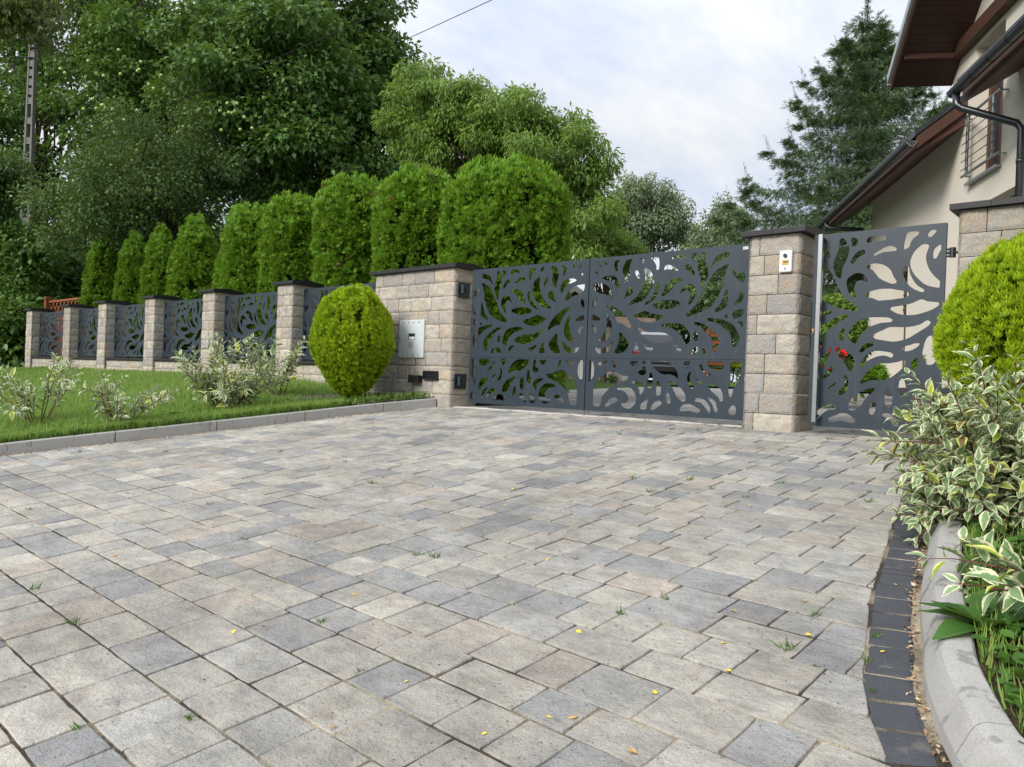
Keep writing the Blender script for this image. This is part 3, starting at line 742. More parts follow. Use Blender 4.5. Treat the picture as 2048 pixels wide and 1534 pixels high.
B2="""414,1150 439,1080 489,1030 530,1028 570,1060 590,1197 650,1330 720,1437 810,1517 900,1567 930,1607 890,1642 800,1619 690,1572 580,1497 490,1377 430,1247
595,940 620,840 680,710 770,610 870,530 960,508 1030,530 1038,570 1000,680 970,790 975,900 1010,1020 1060,1130 1160,1260 1290,1380 1310,1440 1300,1500 1270,1534 1200,1530 1060,1500 930,1450 830,1370 720,1260 650,1160 605,1040
1145,690 1180,620 1260,545 1320,528 1355,560 1345,620 1290,690 1240,800 1190,850 1150,840 1140,780
1015,290 1040,240 1090,190 1150,168 1210,190 1210,220 1160,270 1110,325 1070,342 1025,325
510,290 540,240 650,212 780,212 805,245 780,290 690,360 610,460 580,560 480,632 450,600 455,510 490,360
-264,765 -234,719 -114,649 0,585 120,550 220,575 275,620 255,665 150,680 0,695 -54,709 -164,749 -230,785
-434,1049 -394,1009 -304,971 -174,969 -34,1000 80,1068 150,1150 200,1270 272,1385 250,1430 170,1445 0,1385 -134,1310 -204,1230 -304,1110 -394,1090"""
B3="""60,-480 110,-500 190,-470 260,-380 350,-250 430,-80 490,50 570,190 690,340 830,440 940,520 965,570 900,615 770,598 620,575 460,530 300,460 170,385 90,330 60,200 60,-300
689,-96 749,-186 859,-261 959,-286 1079,-256 1169,-166 1179,-106 1149,-66 1069,-106 989,-106 909,-56 879,34 865,110 905,210 908,275 860,300 800,255 735,170 695,60
60,660 130,630 230,608 320,620 330,650 290,690 200,700 110,720 60,720
95,960 200,900 350,810 520,730 650,695 715,710 705,760 620,810 500,870 380,970 260,1080 170,1180 120,1310 95,1430 60,1450 50,1100
550,1090 590,1030 640,1040 650,1090 630,1160 635,1240 590,1300 530,1300 490,1250 500,1170
720,1190 760,1070 850,950 970,850 1100,800 1250,765 1450,762 1634,767 1714,787 1769,825 1730,872 1600,885 1480,900 1350,940 1190,1015 1060,1130 985,1220 950,1320 880,1390 800,1345 735,1260"""
B4="""-394,363 -340,300 -284,268 -134,228 0,208 200,207 350,235 480,252 590,285 620,330 600,380 510,420 350,440 200,465 20,478 -104,483 -234,428 -344,418 -385,390
185,690 230,640 400,610 560,580 690,550 800,500 880,465 950,458 1050,500 1180,515 1320,530 1348,565 1310,610 1200,680 1060,740 900,790 730,825 560,825 380,800 250,740
-229,1340 -190,1280 -80,1220 0,1190 120,1130 240,1110 400,1115 600,1110 760,1085 900,1040 1000,975 1070,955 1130,985 1120,1040 1040,1110 930,1180 800,1260 650,1350 500,1410 350,1445 200,1450 0,1420 -150,1395 -215,1375"""
B5="""150,320 200,260 260,210 330,130 370,60 410,55 412,100 360,220 300,340 230,420 180,450 150,420
495,70 540,32 600,60 680,110 770,180 830,240 850,310 840,420 810,500 750,510 720,440 650,340 570,250 510,160
170,625 240,600 310,540 370,440 430,405 450,440 410,530 340,610 260,640 180,650
650,580 690,580 730,650 738,740 710,860 650,930 570,962 548,930 570,860 640,800 670,740 665,650
350,830 410,770 480,730 500,735 440,790 380,840
730,1180 760,1080 840,990 950,910 1080,850 1190,825 1250,840 1210,900 1100,980 1040,1060 980,1150 880,1230 790,1258 740,1230
100,1310 200,1210 300,1150 410,1140 490,1170 498,1210 460,1238 370,1240 270,1290 190,1370 130,1430 100,1420
345,1430 370,1390 480,1350 560,1315 650,1305 740,1330 820,1390 865,1450 840,1490 770,1495 670,1470 560,1455 450,1472 370,1465
1130,1270 1145,1180 1190,1115 1245,1102 1265,1150 1250,1250 1220,1320 1175,1335 1140,1310
950,120 980,60 1040,-10 1120,-40 1190,-50 1215,-10 1200,20 1130,50 1080,70 1030,120 990,140 955,135"""
B6="""-285,725 -260,670 -200,580 -110,480 0,395 100,355 280,350 430,325 540,298 597,330 560,400 480,490 350,590 240,650 120,682 -40,672 -190,715 -260,742
-296,400 -276,330 -166,200 -66,130 60,113 200,128 310,150 350,195 325,235 280,235 200,205 100,207 0,235 -136,300 -206,380 -256,425 -291,420
525,75 560,30 680,0 760,-30 850,-30 830,20 740,80 640,115 560,115
690,440 700,350 740,280 800,245 825,280 810,370 790,430 740,480
930,40 960,-60 1010,-150 1080,-180 1110,-100 1120,0 1160,130 1180,250 1150,330 1080,380 1000,370 940,290 910,170
180,1010 190,870 280,850 330,960 330,1080 300,1180 250,1195 190,1130
450,800 470,690 520,645 560,680 600,830 610,900 560,960 490,960 440,880
140,1340 190,1305 280,1325 380,1400 440,1480 450,1600 400,1600 330,1500 240,1410 150,1370
690,1060 780,1000 870,1050 830,1190 770,1180"""
def hs(txt,ox,oy,s): return [hole(P_(l),ox,oy,s) for l in txt.strip().split('\n')]
UP=hs(A1,1175,500,S12)+hs(A2,1330,480,S12)+hs(A4,1330,595,S12)+hs(A3,1170,600,S12)
LO=hs(A5,1165,710,S12)+hs(A6,1320,715,S12)
PED=hs(B1,1640,450,S8)+hs(B2,1770,445,S8)+hs(B3,1635,570,S8)+hs(B4,1765,560,S8)+hs(B5,1620,690,S9)+hs(B6,1750,690,S9)
def smooth_closed(P,k=4):
    P=[np.array(p) for p in P];n=len(P);out=[]
    for i in range(n):
        p0,p1,p2,p3=P[i-1],P[i],P[(i+1)%n],P[(i+2)%n]
        for j in range(k):
            t=j/k;out.append(.5*((2*p1)+(-p0+p2)*t+(2*p0-5*p1+4*p2-p3)*t*t+(-p0+3*p1-3*p2+p3)*t**3))
    return out
def sheet(name,x0,x1,z0,z1,holes,thick,mat,parent,y,margin=.012):
    """laser-cut sheet: outer rectangle with smooth holes, real thickness"""
    cu=bpy.data.curves.new(name,'CURVE');cu.dimensions='2D';cu.fill_mode='BOTH';cu.extrude=thick/2
    def add(P):
        s=cu.splines.new('POLY');s.points.add(len(P)-1);s.use_cyclic_u=True
        for q,p in zip(s.points,P): q.co=(p[0],p[1],0,1)
    add([(x0,z0),(x1,z0),(x1,z1),(x0,z1)])
    for h in holes:
        P=smooth_closed(h)
        P=[(min(max(p[0],x0+margin),x1-margin),min(max(p[1],z0+margin),z1-margin)) for p in P]
        Q=[P[0]]
        for p in P[1:]:
            if math.hypot(p[0]-Q[-1][0],p[1]-Q[-1][1])>1e-3: Q.append(p)
        if len(Q)<4: continue
        a=abs(sum(Q[i][0]*Q[(i+1)%len(Q)][1]-Q[(i+1)%len(Q)][0]*Q[i][1] for i in range(len(Q))))/2
        if a<2e-4: continue
        add(Q)
    o=bpy.data.objects.new(name+'_tmp',cu);COL.objects.link(o);dg=bpy.context.evaluated_depsgraph_get()
    me=bpy.data.meshes.new_from_object(o.evaluated_get(dg));bpy.data.objects.remove(o);bpy.data.curves.remove(cu)
    me.transform(Matrix.Rotation(R(90),4,'X'));me.transform(Matrix.Translation((0,y,0)))
    me.materials.clear();me.materials.append(mat)
    return obj(name,me,parent)
GX0,GXM,GX1=-7.052,-5.185,-3.255;GZ0,GZS,GZ1=.130,.718,1.850
mirU=[[(2*GXM-x,z) for x,z in h] for h in UP];mirL=[[(2*GXM-x,z) for x,z in h] for h in LO]
def frame_tubes(x0,x1,z0,z1,y,mids=(),w=.035,d=.04):
    m=MB();m.box(x0,x1,y,y+d,z0,z0+w);m.box(x0,x1,y,y+d,z1-w,z1);m.box(x0,x0+w,y,y+d,z0+w,z1-w);m.box(x1-w,x1,y,y+d,z0+w,z1-w)
    for z in mids: m.box(x0+w,x1-w,y,y+d,z-.02,z+.02)
    return m
def gate_leaf(x0,x1,up,lo,label):
    o=empty('gate_leaf',((x0+x1)/2,7.07,GZ0),label,'gate');T=Matrix.Translation((-(x0+x1)/2,-7.07,-GZ0))
    s=sheet('upper_panel',x0,x1,GZS+.004,GZ1,up,.004,M['anthracite'],o,7.07);s.data.transform(T)
    s=sheet('lower_panel',x0,x1,GZ0,GZS-.004,lo,.004,M['anthracite'],o,7.07);s.data.transform(T)
    f=frame_tubes(x0+.003,x1-.003,GZ0+.003,GZ1-.003,7.073,(GZS,)).obj('frame',M['anthracite'],o);f.data.transform(T)
    return o,T
gl,T=gate_leaf(GX0,GXM-.006,mirU,mirL,'left leaf of the dark laser-cut double gate, hinged to the mailbox pillar')
for z0,z1 in ((1.50,1.70),(.30,.50)):
    m=MB();m.bbox(-7.242,-7.225,6.985,7.20,z0,z1,.003);m.bbox(-7.226,-7.15,7.045,7.10,(z0+z1)/2-.03,(z0+z1)/2+.03,.008);m.bbox(-7.19,-7.165,6.995,7.06,(z0+z1)/2-.055,(z0+z1)/2+.055,.006)
    m.tube([(-7.17,7.02,(z0+z1)/2-.05),(-7.17,7.02,(z0+z1)/2+.06)],.022,10)
    h=m.obj('hinge',M['anthracite'],gl);h.data.transform(T)
gr,T=gate_leaf(GXM+.006,GX1,UP,LO,'right leaf of the dark laser-cut double gate, with a small white sticker')
m=MB();a=onY(1487,491,7.066);m.bbox(a[0],a[0]+.055,7.060,7.0665,1.795,1.822,.001);p=m.obj('sticker',M['white_plastic'],gr);p.data.transform(T)
m=MB();m.bbox(a[0]+.008,a[0]+.018,7.058,7.0605,1.803,1.815,.001);m.bbox(a[0]+.024,a[0]+.048,7.058,7.0605,1.806,1.811,.0008);q=m.obj('sticker_mark',M['black_plastic'],p);q.data.transform(T)
for x in (GXM-.03,GXM+.03):
    m=MB();m.tube([(x,7.11,.04),(x,7.11,.32)],.008,8);b=m.obj('drop_bolt',M['steel'],gr if x>GXM else gl);b.data.transform(T if x>GXM else Matrix.Translation((-(GX0+GXM-.006)/2,-7.07,-GZ0)))
# pedestrian gate
px0,px1=-2.655,-1.575
pg=empty('pedestrian_gate',((px0+px1)/2,7.07,.12),'single dark laser-cut gate with a full-height steel bar','gate');T=Matrix.Translation((-(px0+px1)/2,-7.07,-.12))
s=sheet('panel',px0,px1,.125,1.868,PED,.004,M['anthracite'],pg,7.07);s.data.transform(T)
f=frame_tubes(px0+.003,px1-.003,.128,1.865,7.073).obj('frame',M['anthracite'],pg);f.data.transform(T)
m=MB();m.bbox(-2.585,-2.545,6.965,7.005,.16,1.852,.004);
b=m.obj('handle_bar',M['steel'],pg);b.data.transform(T)
for z in (.2,1.80):
    m=MB();m.bbox(-2.577,-2.553,7.0,7.068,z,z+.03,.003);b=m.obj('bar_bracket',M['anthracite'],pg);b.data.transform(T)
m=MB();m.tube([(-2.632,7.05,1.0),(-2.632,7.067,1.0)],.010,12);m.bbox(-2.637,-2.627,7.052,7.067,.965,1.0,.003);b=m.obj('lock_cylinder',M['brass'],pg);b.data.transform(T)
m=MB();m.bbox(-2.665,-2.657,7.06,7.115,.80,1.25,.002);b=m.obj('strike_plate',M['dark_metal'],pg);b.data.transform(T)
for z in (1.62,.40):
    m=MB();m.tube([(-1.53,7.09,z-.04),(-1.53,7.09,z+.04)],.024,12);m.tube([(-1.575,7.09,z),(-1.46,7.09,z)],.012,8);m.bbox(-1.575,-1.545,7.07,7.11,z-.035,z-.022,.003);m.bbox(-1.575,-1.545,7.07,7.11,z+.022,z+.035,.003)
    h=m.obj('hinge',M['dark_metal'],pg);h.data.transform(T)
# fence panels: the same drawing, one mesh shared
fp=empty('fence_panel',((GAPS[0][0]+GAPS[0][1])/2,7.15,.63))
w0=2.06;fh=[[((x-GX0)/(GXM-GX0)*w0-w0/2,(z-GZS)/(GZ1-GZS)*1.19) for x,z in h] for h in mirU]
s=sheet('panel',-w0/2,w0/2,.03,1.19,fh,.004,M['anthracite'],fp,0)
frame_tubes(-w0/2+.003,w0/2-.003,.033,1.187,.003).obj('frame',M['anthracite'],fp)
plab=['in the leftmost bay, in front of the wooden trellis','in the second bay from the left','in the third bay from the left','in the fourth bay, behind the thin low shrub','in the fifth bay, behind the bushy variegated shrub','in the bay partly hidden by the round golden bush']
for k,(a,b) in enumerate(GAPS):
    o=fp if k==0 else copy_tree(fp)
    o.location=((a+b)/2,7.15,.63);o.scale=((b-a-.03)/w0,1,1)
    tag(o,'dark laser-cut metal fence panel '+plab[k],'fence panel','laser-cut panels between the fence pillars')
# letterbox plate, recessed lamp, junction box, intercom
mbx=empty('letterbox',(-8.046,6.95,.70),'pale grey steel letterbox plate set in the wide stone pillar','letterbox');T=Matrix.Translation((8.046,-6.95,-.70))
m=MB();m.bbox(-8.301,-7.791,6.918,6.95,.70,1.213,.004);s=m.obj('plate',M['galv'],mbx);s.data.transform(T)
m=MB();m.bbox(-8.10,-7.965,6.9155,6.919,.94,1.03,.001);s=m.obj('window',M['lens'],mbx);s.data.transform(T)
m=MB();m.bbox(-8.085,-7.97,6.914,6.9165,.945,.985,.0008);s=m.obj('number_card',M['white_plastic'],mbx);s.data.transform(T)
m=MB();m.bbox(-8.095,-7.99,6.9155,6.919,.845,.915,.001);s=m.obj('name_label',M['kerb'],mbx);s.data.transform(T)
for k in range(8):
    x=-8.215+.108*(k%4);z=1.18 if k<4 else .732
    m=MB();m.bbox(x-.008,x+.008,6.9158,6.919,z-.009,z+.009,.001);s=m.obj('slot',M['black_plastic'],mbx);s.data.transform(T)
m=MB();m.tube([(-8.275,6.912,.955),(-8.275,6.92,.955)],.009,10);s=m.obj('lock',M['dark_metal'],mbx);s.data.transform(T)
lp=empty('recessed_lamp',(-7.635,6.95,.42),'black louvred lamp set low in the wide stone pillar','wall lamp');T=Matrix.Translation((7.635,-6.95,-.42))
m=MB();
x0,x1,z0,z1=-7.775,-7.495,.405,.525
for a in ((x0,x1,z0,z0+.014),(x0,x1,z1-.014,z1),(x0,x0+.014,z0+.014,z1-.014),(x1-.014,x1,z0+.014,z1-.014)): m.box(a[0],a[1],6.912,6.95,a[2],a[3])
s=m.obj('frame',M['black_plastic'],lp);s.data.transform(T)
m=MB();m.box(x0+.012,x1-.012,6.934,6.95,z0+.012,z1-.012);s=m.obj('diffuser',M['glass'],lp);s.data.transform(T)
m=MB()
for k in range(4): m.box(x0+.013,x1-.013,6.922,6.932,z0+.026+k*.022,z0+.034+k*.022)
s=m.obj('louvre',M['dark_metal'],lp);s.data.transform(T)
jx=MB();jx.bbox(-8.012,-7.815,6.86,6.945,.36,.462,.006);tag(jx.obj('junction_box',M['black_plastic']),'small black box low on the wide stone pillar, left of the louvred lamp','box')
ic=empty('intercom',(-2.86,6.95,1.52),'white intercom plate with camera and brass label on the gate pillar','intercom');T=Matrix.Translation((2.86,-6.95,-1.52))
m=MB();m.bbox(-2.918,-2.80,6.915,6.95,1.525,1.725,.012);s=m.obj('faceplate',M['white_plastic'],ic);s.data.transform(T)
m=MB();m.tube([(-2.859,6.90,1.675),(-2.859,6.916,1.675)],.018,16);s=m.obj('camera_eye',M['lens'],ic);s.data.transform(T)
m=MB();m.bbox(-2.890,-2.828,6.911,6.917,1.588,1.638,.003);s=m.obj('name_label',M['brass'],ic);s.data.transform(T)
m=MB()
for k in range(3): m.bbox(-2.874+k*.016,-2.863+k*.016,6.909,6.9115,1.608,1.624,.001)
q=m.obj('lettering',M['dark_metal'],s);q.data.transform(T)
m=MB();m.tube([(-2.859,6.908,1.560),(-2.859,6.916,1.560)],.011,14);s=m.obj('button',M['steel'],ic);s.data.transform(T)
# ------------------------------------------------------------------ house at the right
P0=np.array([-2.711,13.656,0.]);E1=np.array([-.528,.849,0.]);E2=np.array([-.849,-.528,0.])   # along the wall (away), outward normal
def HW(a,n,z): return P0+E1*a+E2*n+np.array([0,0,z])
HM=Matrix(((E1[0],E2[0],0,P0[0]),(E1[1],E2[1],0,P0[1]),(0,0,1,0),(0,0,0,1)))
house=empty('house',(0,0,0),'beige rendered house with brown eaves and dark gutters at the right','house');house.matrix_world=HM
wl=MB()
# wall built as slabs round the openings (a0,a1,z0,z1)
OP=[(2.88,3.80,.80,3.0),(-.95,.06,3.83,5.95),(-1.60,-.40,2.2,3.395)]
aS=sorted({-9.,5.50,.965,*[o[0] for o in OP],*[o[1] for o in OP]})
def top(a): return 7.6 if a<.96 else 5.3
for a0,a1 in zip(aS[:-1],aS[1:]):
    zs=[.3];am=(a0+a1)/2
    for o in sorted([o for o in OP if o[0]<am<o[1]],key=lambda o:o[2]): zs+=[o[2],o[3]]
    zs.append(top(am))
    for z0,z1 in zip(zs[0::2],zs[1::2]): wl.box(a0,a1,-.36,0,z0,z1)
wl.box(5.14,5.50,-7,-.36,.3,5.3);wl.prism([(-.36,5.3),(-7,5.3),(-3.6,8.1)],0,5.2,5.48)
wl.box(-9,5.14,-7.3,-7.0,.3,5.3)
hw=wl.obj('wall',M['stucco'],house)
m=MB();m.box(-9,5.52,0,.022,.3,.62);m.obj('plinth',M['setts'],house)
# garden door recess
dr=MB();dr.box(2.88,3.80,-.34,-.30,.80,3.0);d=dr.obj('door',M['glass'],house)
m=MB()
for a in (2.88,3.30,3.71): m.box(a,a+.09,-.30,-.25,.80,3.0)
m.box(2.97,3.71,-.30,-.252,.80,.98);m.box(2.97,3.71,-.30,-.252,2.9,3.0);m.obj('frame',M['brownwood'],d)
m=MB()
for k in range(16): m.box(2.90,3.78,-.245,-.22+.012*(k%2),2.15+k*.05,2.192+k*.05)
m.obj('shutter',M['brownwood'],d)
# french window with railing
wn_=MB();wn_.box(-.95,.06,-.30,-.27,3.83,5.95);wi=wn_.obj('window',M['glass'],house)
m=MB()
for a in (-.95,-.47,-.04): m.box(a,a+.09,-.27,-.20,3.83,5.95)
for z in (3.83,5.85): m.box(-.86,-.04,-.27,-.205,z,z+.1)
m.obj('frame',M['brownwood'],wi)
m=MB();m.bbox(-1.0,.10,-.02,.09,3.79,3.828,.006);m.obj('sill',M['steel'],wi)
w3=MB();w3.box(-1.60,-.40,-.30,-.27,2.2,3.395);w3=w3.obj('window',M['glass'],house)
m=MB()
for a in (-1.60,-1.05,-.49): m.box(a,a+.09,-.27,-.20,2.2,3.395)
m.box(-1.51,-.49,-.27,-.205,3.30,3.395);m.obj('frame',M['brownwood'],w3)
rl=MB()
for z in (4.85,3.945): rl.tube([(.14,.11,z),(-1.17,.11,z)],.022,10)
for k in range(6): rl.tube([(.10,.14,4.03+k*.135),(-1.10,.14,4.03+k*.135)],.0075,6)
for a in (-.03,-.93): rl.bbox(a-.03,a+.03,.095,.125,3.96,4.84,.004);
for a in (.10,-1.12):
    for z in (4.85,3.945): rl.tube([(a,-.005,z),(a,.11,z)],.014,8)
rl.obj('window_railing',M['steel'],house)
# lower roof, far half
def roof_half(a0,a1,n0,z0,zslope=.80,back=-3.6):
    rise=(n0-back)*zslope
    m=MB()
    m.prism([(n0+.05,z0+.10),(n0+.05,z0+.17),(back,z0+.17+rise+.04),(back,z0+.10+rise+.04)],0,a0,a1);ro=m.obj('roof',M['tile'],house)
    t=MB();nr=22
    for k in range(nr):      # tile courses
        na=n0+.05-(n0+.05-back)*k/nr;nb=n0+.05-(n0+.05-back)*(k+1)/nr
        za=z0+.172+(n0+.05-na)*zslope;zb=z0+.172+(n0+.05-nb)*zslope
        t.prism([(na,za),(na,za+.035),(nb,zb+.012),(nb,zb)],0,a0+.004,a1-.004)
    t.obj('tile_courses',M['tile'],ro)
    m=MB();m.prism([(n0-.02,z0-.14),(n0-.02,z0+.095),(.0,z0+.095+(n0-.02)*zslope),(.0,z0-.14+(n0-.02)*.62)],0,a0+.06,a1-.02);m.obj('soffit',M['brownwood'],house)
    m=MB();m.prism([(n0+.02,z0-.10),(n0+.02,z0+.098),(back,z0+.098+(n0+.02-back)*zslope),(back,z0-.10+(n0+.02-back)*zslope)],0,a0+.0,a0+.057);m.obj('barge_board',M['brownwood'],house)
    # half-round gutter
    g=MB();r=.075;seg=10
    na=40;L=a1-a0
    for q in range(2):
        rr=r-(0.006 if q else 0);vs=[];fs=[]
        for i in range(2):
            a=a0-.02 if i==0 else a1
            for k in range(seg+1):
                t_=math.pi*k/seg;vs.append((a,n0+.10+rr*math.cos(t_),z0+.02-rr*math.sin(t_)))
        for k in range(seg): fs.append((k,k+1,seg+2+k,seg+1+k))
        g.add(vs,fs)
    for a in (a0-.02,a1):
        g.add([(a,n0+.10+r*math.cos(math.pi*k/seg),z0+.02-r*math.sin(math.pi*k/seg)) for k in range(seg+1)],[tuple(range(seg+1))])
    g.tube([(a0-.02,n0+.10+r,z0+.02),(a1,n0+.10+r,z0+.02)],.011,8)
    a=a0+.15
    while a<a1:      # brackets and joints
        vs=[];fs=[]
        for i in range(2):
            for k in range(seg+1):
                t_=math.pi*k/seg;vs.append((a+.03*i,n0+.10+(r+.007)*math.cos(t_),z0+.02-(r+.007)*math.sin(t_)))
        for k in range(seg): fs.append((k,k+1,seg+2+k,seg+1+k))
        g.add(vs,fs);a+=.52
    g.obj('gutter',M['gutter'],house,smooth=False)
    return ro
roof_half(.30,7.0,.72,4.56)
roof_half(-9.0,-1.365,.72,4.70)
m=MB();m.add([(0.292,.82+.082*math.cos(math.pi*k/10),4.58-.085*math.sin(math.pi*k/10)) for k in range(11)]+[(0.280,.82+.082*math.cos(math.pi*k/10),4.58-.085*math.sin(math.pi*k/10)) for k in range(11)],[tuple(range(11)),tuple(range(11,22))]+[(k,k+1,k+12,k+11) for k in range(10)]);m.obj('gutter_end',M['metaltrim'],house)
# cross gable over the window: soffit, verge, tiles, beam, purlin
def gable(a0,z0,a1,z1,nout=.97):
    s=(z1-z0)/(a1-a0)
    bd=MB();L=abs(a1-a0);nb=int(L/.115)
    for k in range(nb):
        p=a0+(a1-a0)*k/nb;q=a0+(a1-a0)*(k+1)/nb-(.008 if a1>a0 else -.008)
        zp=z0+(p-a0)*s;zq=z0+(q-a0)*s
        vs=[(p,.0,zp),(q,.0,zq),(q,nout-.05,zq),(p,nout-.05,zp)];vs+=[(x,y,z+.02) for x,y,z in vs];bd.add(vs,[(0,1,2,3),(4,5,6,7),(0,1,5,4),(1,2,6,5),(2,3,7,6),(3,0,4,7)])
    bd.obj('soffit',M['darkwood'],house)
    m=MB();vs=[(a0,-3,z0+.03),(a1,-3,z1+.03),(a1,nout,z1+.03),(a0,nout,z0+.03)];vs+=[(x,y,z+.16) for x,y,z in vs];m.add(vs,[(0,1,2,3),(4,5,6,7),(0,1,5,4),(1,2,6,5),(2,3,7,6),(3,0,4,7)]);m.obj('roof',M['tile'],house)
    m=MB();vs=[(a0,nout-.045,z0-.05),(a1,nout-.045,z1-.05),(a1,nout+.002,z1-.05),(a0,nout+.002,z0-.05)];vs+=[(x,y,z+.21) for x,y,z in vs];m.add(vs,[(0,1,2,3),(4,5,6,7),(0,1,5,4),(1,2,6,5),(2,3,7,6),(3,0,4,7)]);m.obj('barge_board',M['darkwood'],house)
    m=MB();vs=[(a0,nout+.004,z0+.06),(a1,nout+.004,z1+.06),(a1,nout+.06,z1+.06),(a0,nout+.06,z0+.06)];vs+=[(x,y,z+.15) for x,y,z in vs];m.add(vs,[(0,1,2,3),(4,5,6,7),(0,1,5,4),(1,2,6,5),(2,3,7,6),(3,0,4,7)]);m.obj('verge_trim',M['metaltrim'],house)
gable(1.02,5.73,-1.60,7.85);gable(-4.2,5.73,-1.60,7.85)
m=MB();m.bbox(-3.9,.80,.002,.14,6.02,6.24,.008);m.obj('beam',M['brownwood'],house)
m=MB();m.bbox(.56,.80,.14,.90,6.02,6.20,.008);m.bbox(.60,.78,.90,.915,6.05,6.17,.004);m.obj('purlin',M['brownwood'],house)
# downpipes
m=MB();m.tube([(-1.50,.82,4.66),(-1.52,.82,4.50),(-1.56,.76,4.44),(-1.80,.16,4.14),(-1.82,.11,4.05),(-1.82,.11,.5)],.05,12);
for z in (3.6,2.0): m.tube([(-1.82,.11,z),(-1.82,.11,z+.06)],.056,12)
m.obj('downpipe',M['gutter'],house,smooth=True)
m=MB();m.tube([(6.2,.82,4.52),(6.18,.82,4.42),(6.1,.74,4.36),(5.55,.2,4.22),(5.42,.11,4.10),(5.40,.11,.5)],.05,12);m.obj('downpipe',M['gutter'],house,smooth=True)
rl=MB()
for k in range(3): rl.tube([(6.6,-.3,4.30+k*.13),(5.55,-.3,4.30+k*.13)],.014,6)
for a in (5.58,6.55): rl.tube([(a,-.3,3.3),(a,-.3,4.60)],.018,6)
rl.box(5.5,6.7,-2.2,-.2,3.2,3.32);rl.obj('balcony_railing',M['steel'],house)
# ------------------------------------------------------------------ yard buildings seen through the gate
def yz(Y): return .06+.04*(Y-7.0)
def local_empty(name,px,D,label,cat,rz=None):
    p=atD(px,767,D);y=p[1];o=empty(name,(p[0],p[1],yz(min(y,19.5))),label,cat);o.rotation_euler=(0,0,(TH-R(90)) *-1 if rz is None else rz);return o
VX=math.atan2(rt[1],rt[0])     # yaw whose local +x is the camera's right and local +y points away from it
sh=local_empty('garden_shed',1138,23.5,'white boarded shed with brown gable roof, seen through the double gate','shed',VX+R(12))
m=MB();m.box(-1.5,1.3,0,3.2,-.2,1.72);
for k in range(17): m.box(-1.49+k*.165,-1.355+k*.165,-.022,0,-.1,1.70)
m.obj('wall',M['whitewall'],sh)
m=MB();m.prism([(-1.5,1.721),(1.3,1.721),(-.1,2.70)],1,.02,3.2);m.obj('gable',M['greywood'],sh)
for sx in (-1,1):
    m=MB();m.prism([(-.1,2.72),(-.1,2.86),(-.1+sx*1.85,1.55),(-.1+sx*1.85,1.42)],1,-.55,3.5);r_=m.obj('roof',M['browntile'],sh)
    m=MB();m.prism([(-.1,2.70),(-.1,2.89),(-.1+sx*1.88,1.56),(-.1+sx*1.88,1.38)],1,-.60,-.552);m.obj('barge_board',M['metaltrim'],r_)
for x in (-1.35,1.15): 
    m=MB();m.bbox(x-.06,x+.06,-.50,-.38,-.2,1.62,.006);m.obj('post',M['greywood'],sh)
m=MB();m.bbox(-.75,.1,-.05,-.023,-.05,1.5,.01);d=m.obj('door',M['greywood'],sh);m=MB();m.tube([(.02,-.09,.75),(.02,-.05,.75)],.02,8);m.obj('handle',M['dark_metal'],d)
s2=local_empty('tiled_shelter',1262,27,'low brown tiled shelter behind the white shed, seen through the gate','shelter',VX)
m=MB();m.prism([(-.2,1.45),(1.3,2.45),(1.3,2.3),(-.15,1.35)],0,-1.3,1.0);m.prism([(2.8,1.45),(1.3,2.45),(1.3,2.3),(2.75,1.35)],0,-1.3,1.0);m.obj('roof',M['browntile'],s2)
for x in (-1.2,.9):
    m=MB();m.box(x-.07,x+.07,.1,.24,-.3,1.5);m.obj('post',M['greywood'],s2)
m=MB();m.box(-1.13,.83,2.3,2.4,-.3,1.7);m.obj('back_wall',M['greywood'],s2)
# ------------------------------------------------------------------ parked car, rear view
car=local_empty('parked_car',1322,21.5,'dark estate car parked in the yard, its rear seen through the gate','car',VX-R(4))
def loft(secs,mat,name,parent,smooth=True):
    n=len(secs[0]);vs=[p for s_ in secs for p in s_];fs=[(i*n+k,i*n+(k+1)%n,(i+1)*n+(k+1)%n,(i+1)*n+k) for i in range(len(secs)-1) for k in range(n)]
    fs+=[tuple(range(n)),tuple(range((len(secs)-1)*n,len(secs)*n))]
    return MB().add(vs,fs).obj(name,mat,parent,smooth=smooth)
def sec(y,w,z0,z1,r=.12,wt=None):
    wt=wt or w;P=[]
    for (cx,cz,a0) in ((w-r,z0+r,-90),(wt-r,z1-r,0),(-(wt-r),z1-r,90),(-(w-r),z0+r,180)):
        for k in range(5):
            a=R(a0+k*22.5);P.append((cx+r*math.cos(a),y,cz+r*math.sin(a)))
    return P
bd=loft([sec(-.02,.74,.42,.86,.10),sec(.06,.84,.26,.96,.12),sec(.5,.90,.22,1.0,.12),sec(1.6,.91,.2,1.0,.12),sec(3.4,.90,.22,.98,.14),sec(4.2,.84,.3,.86,.16),sec(4.45,.66,.4,.72,.14)],M['carpaint'],'body',car)
loft([sec(.12,.74,.94,1.0,.03),sec(.22,.76,.95,1.16,.05,.68),sec(.48,.78,.95,1.46,.09,.60),sec(.9,.79,.95,1.53,.10,.60),sec(2.2,.79,.95,1.52,.10,.60),sec(2.8,.79,.95,1.36,.09,.62),sec(3.3,.78,.95,1.0,.03)],M['carsilver'],'roof',car)
m=MB();m.add([(-.60,.17,1.06),(.60,.17,1.06),(.53,.43,1.41),(-.53,.43,1.41),(-.60,.13,1.05),(.60,.13,1.05),(.53,.405,1.42),(-.53,.405,1.42)],[(0,1,2,3),(4,5,6,7),(0,1,5,4),(1,2,6,5),(2,3,7,6),(3,0,4,7)]);m.obj('rear_window',M['glass'],car)
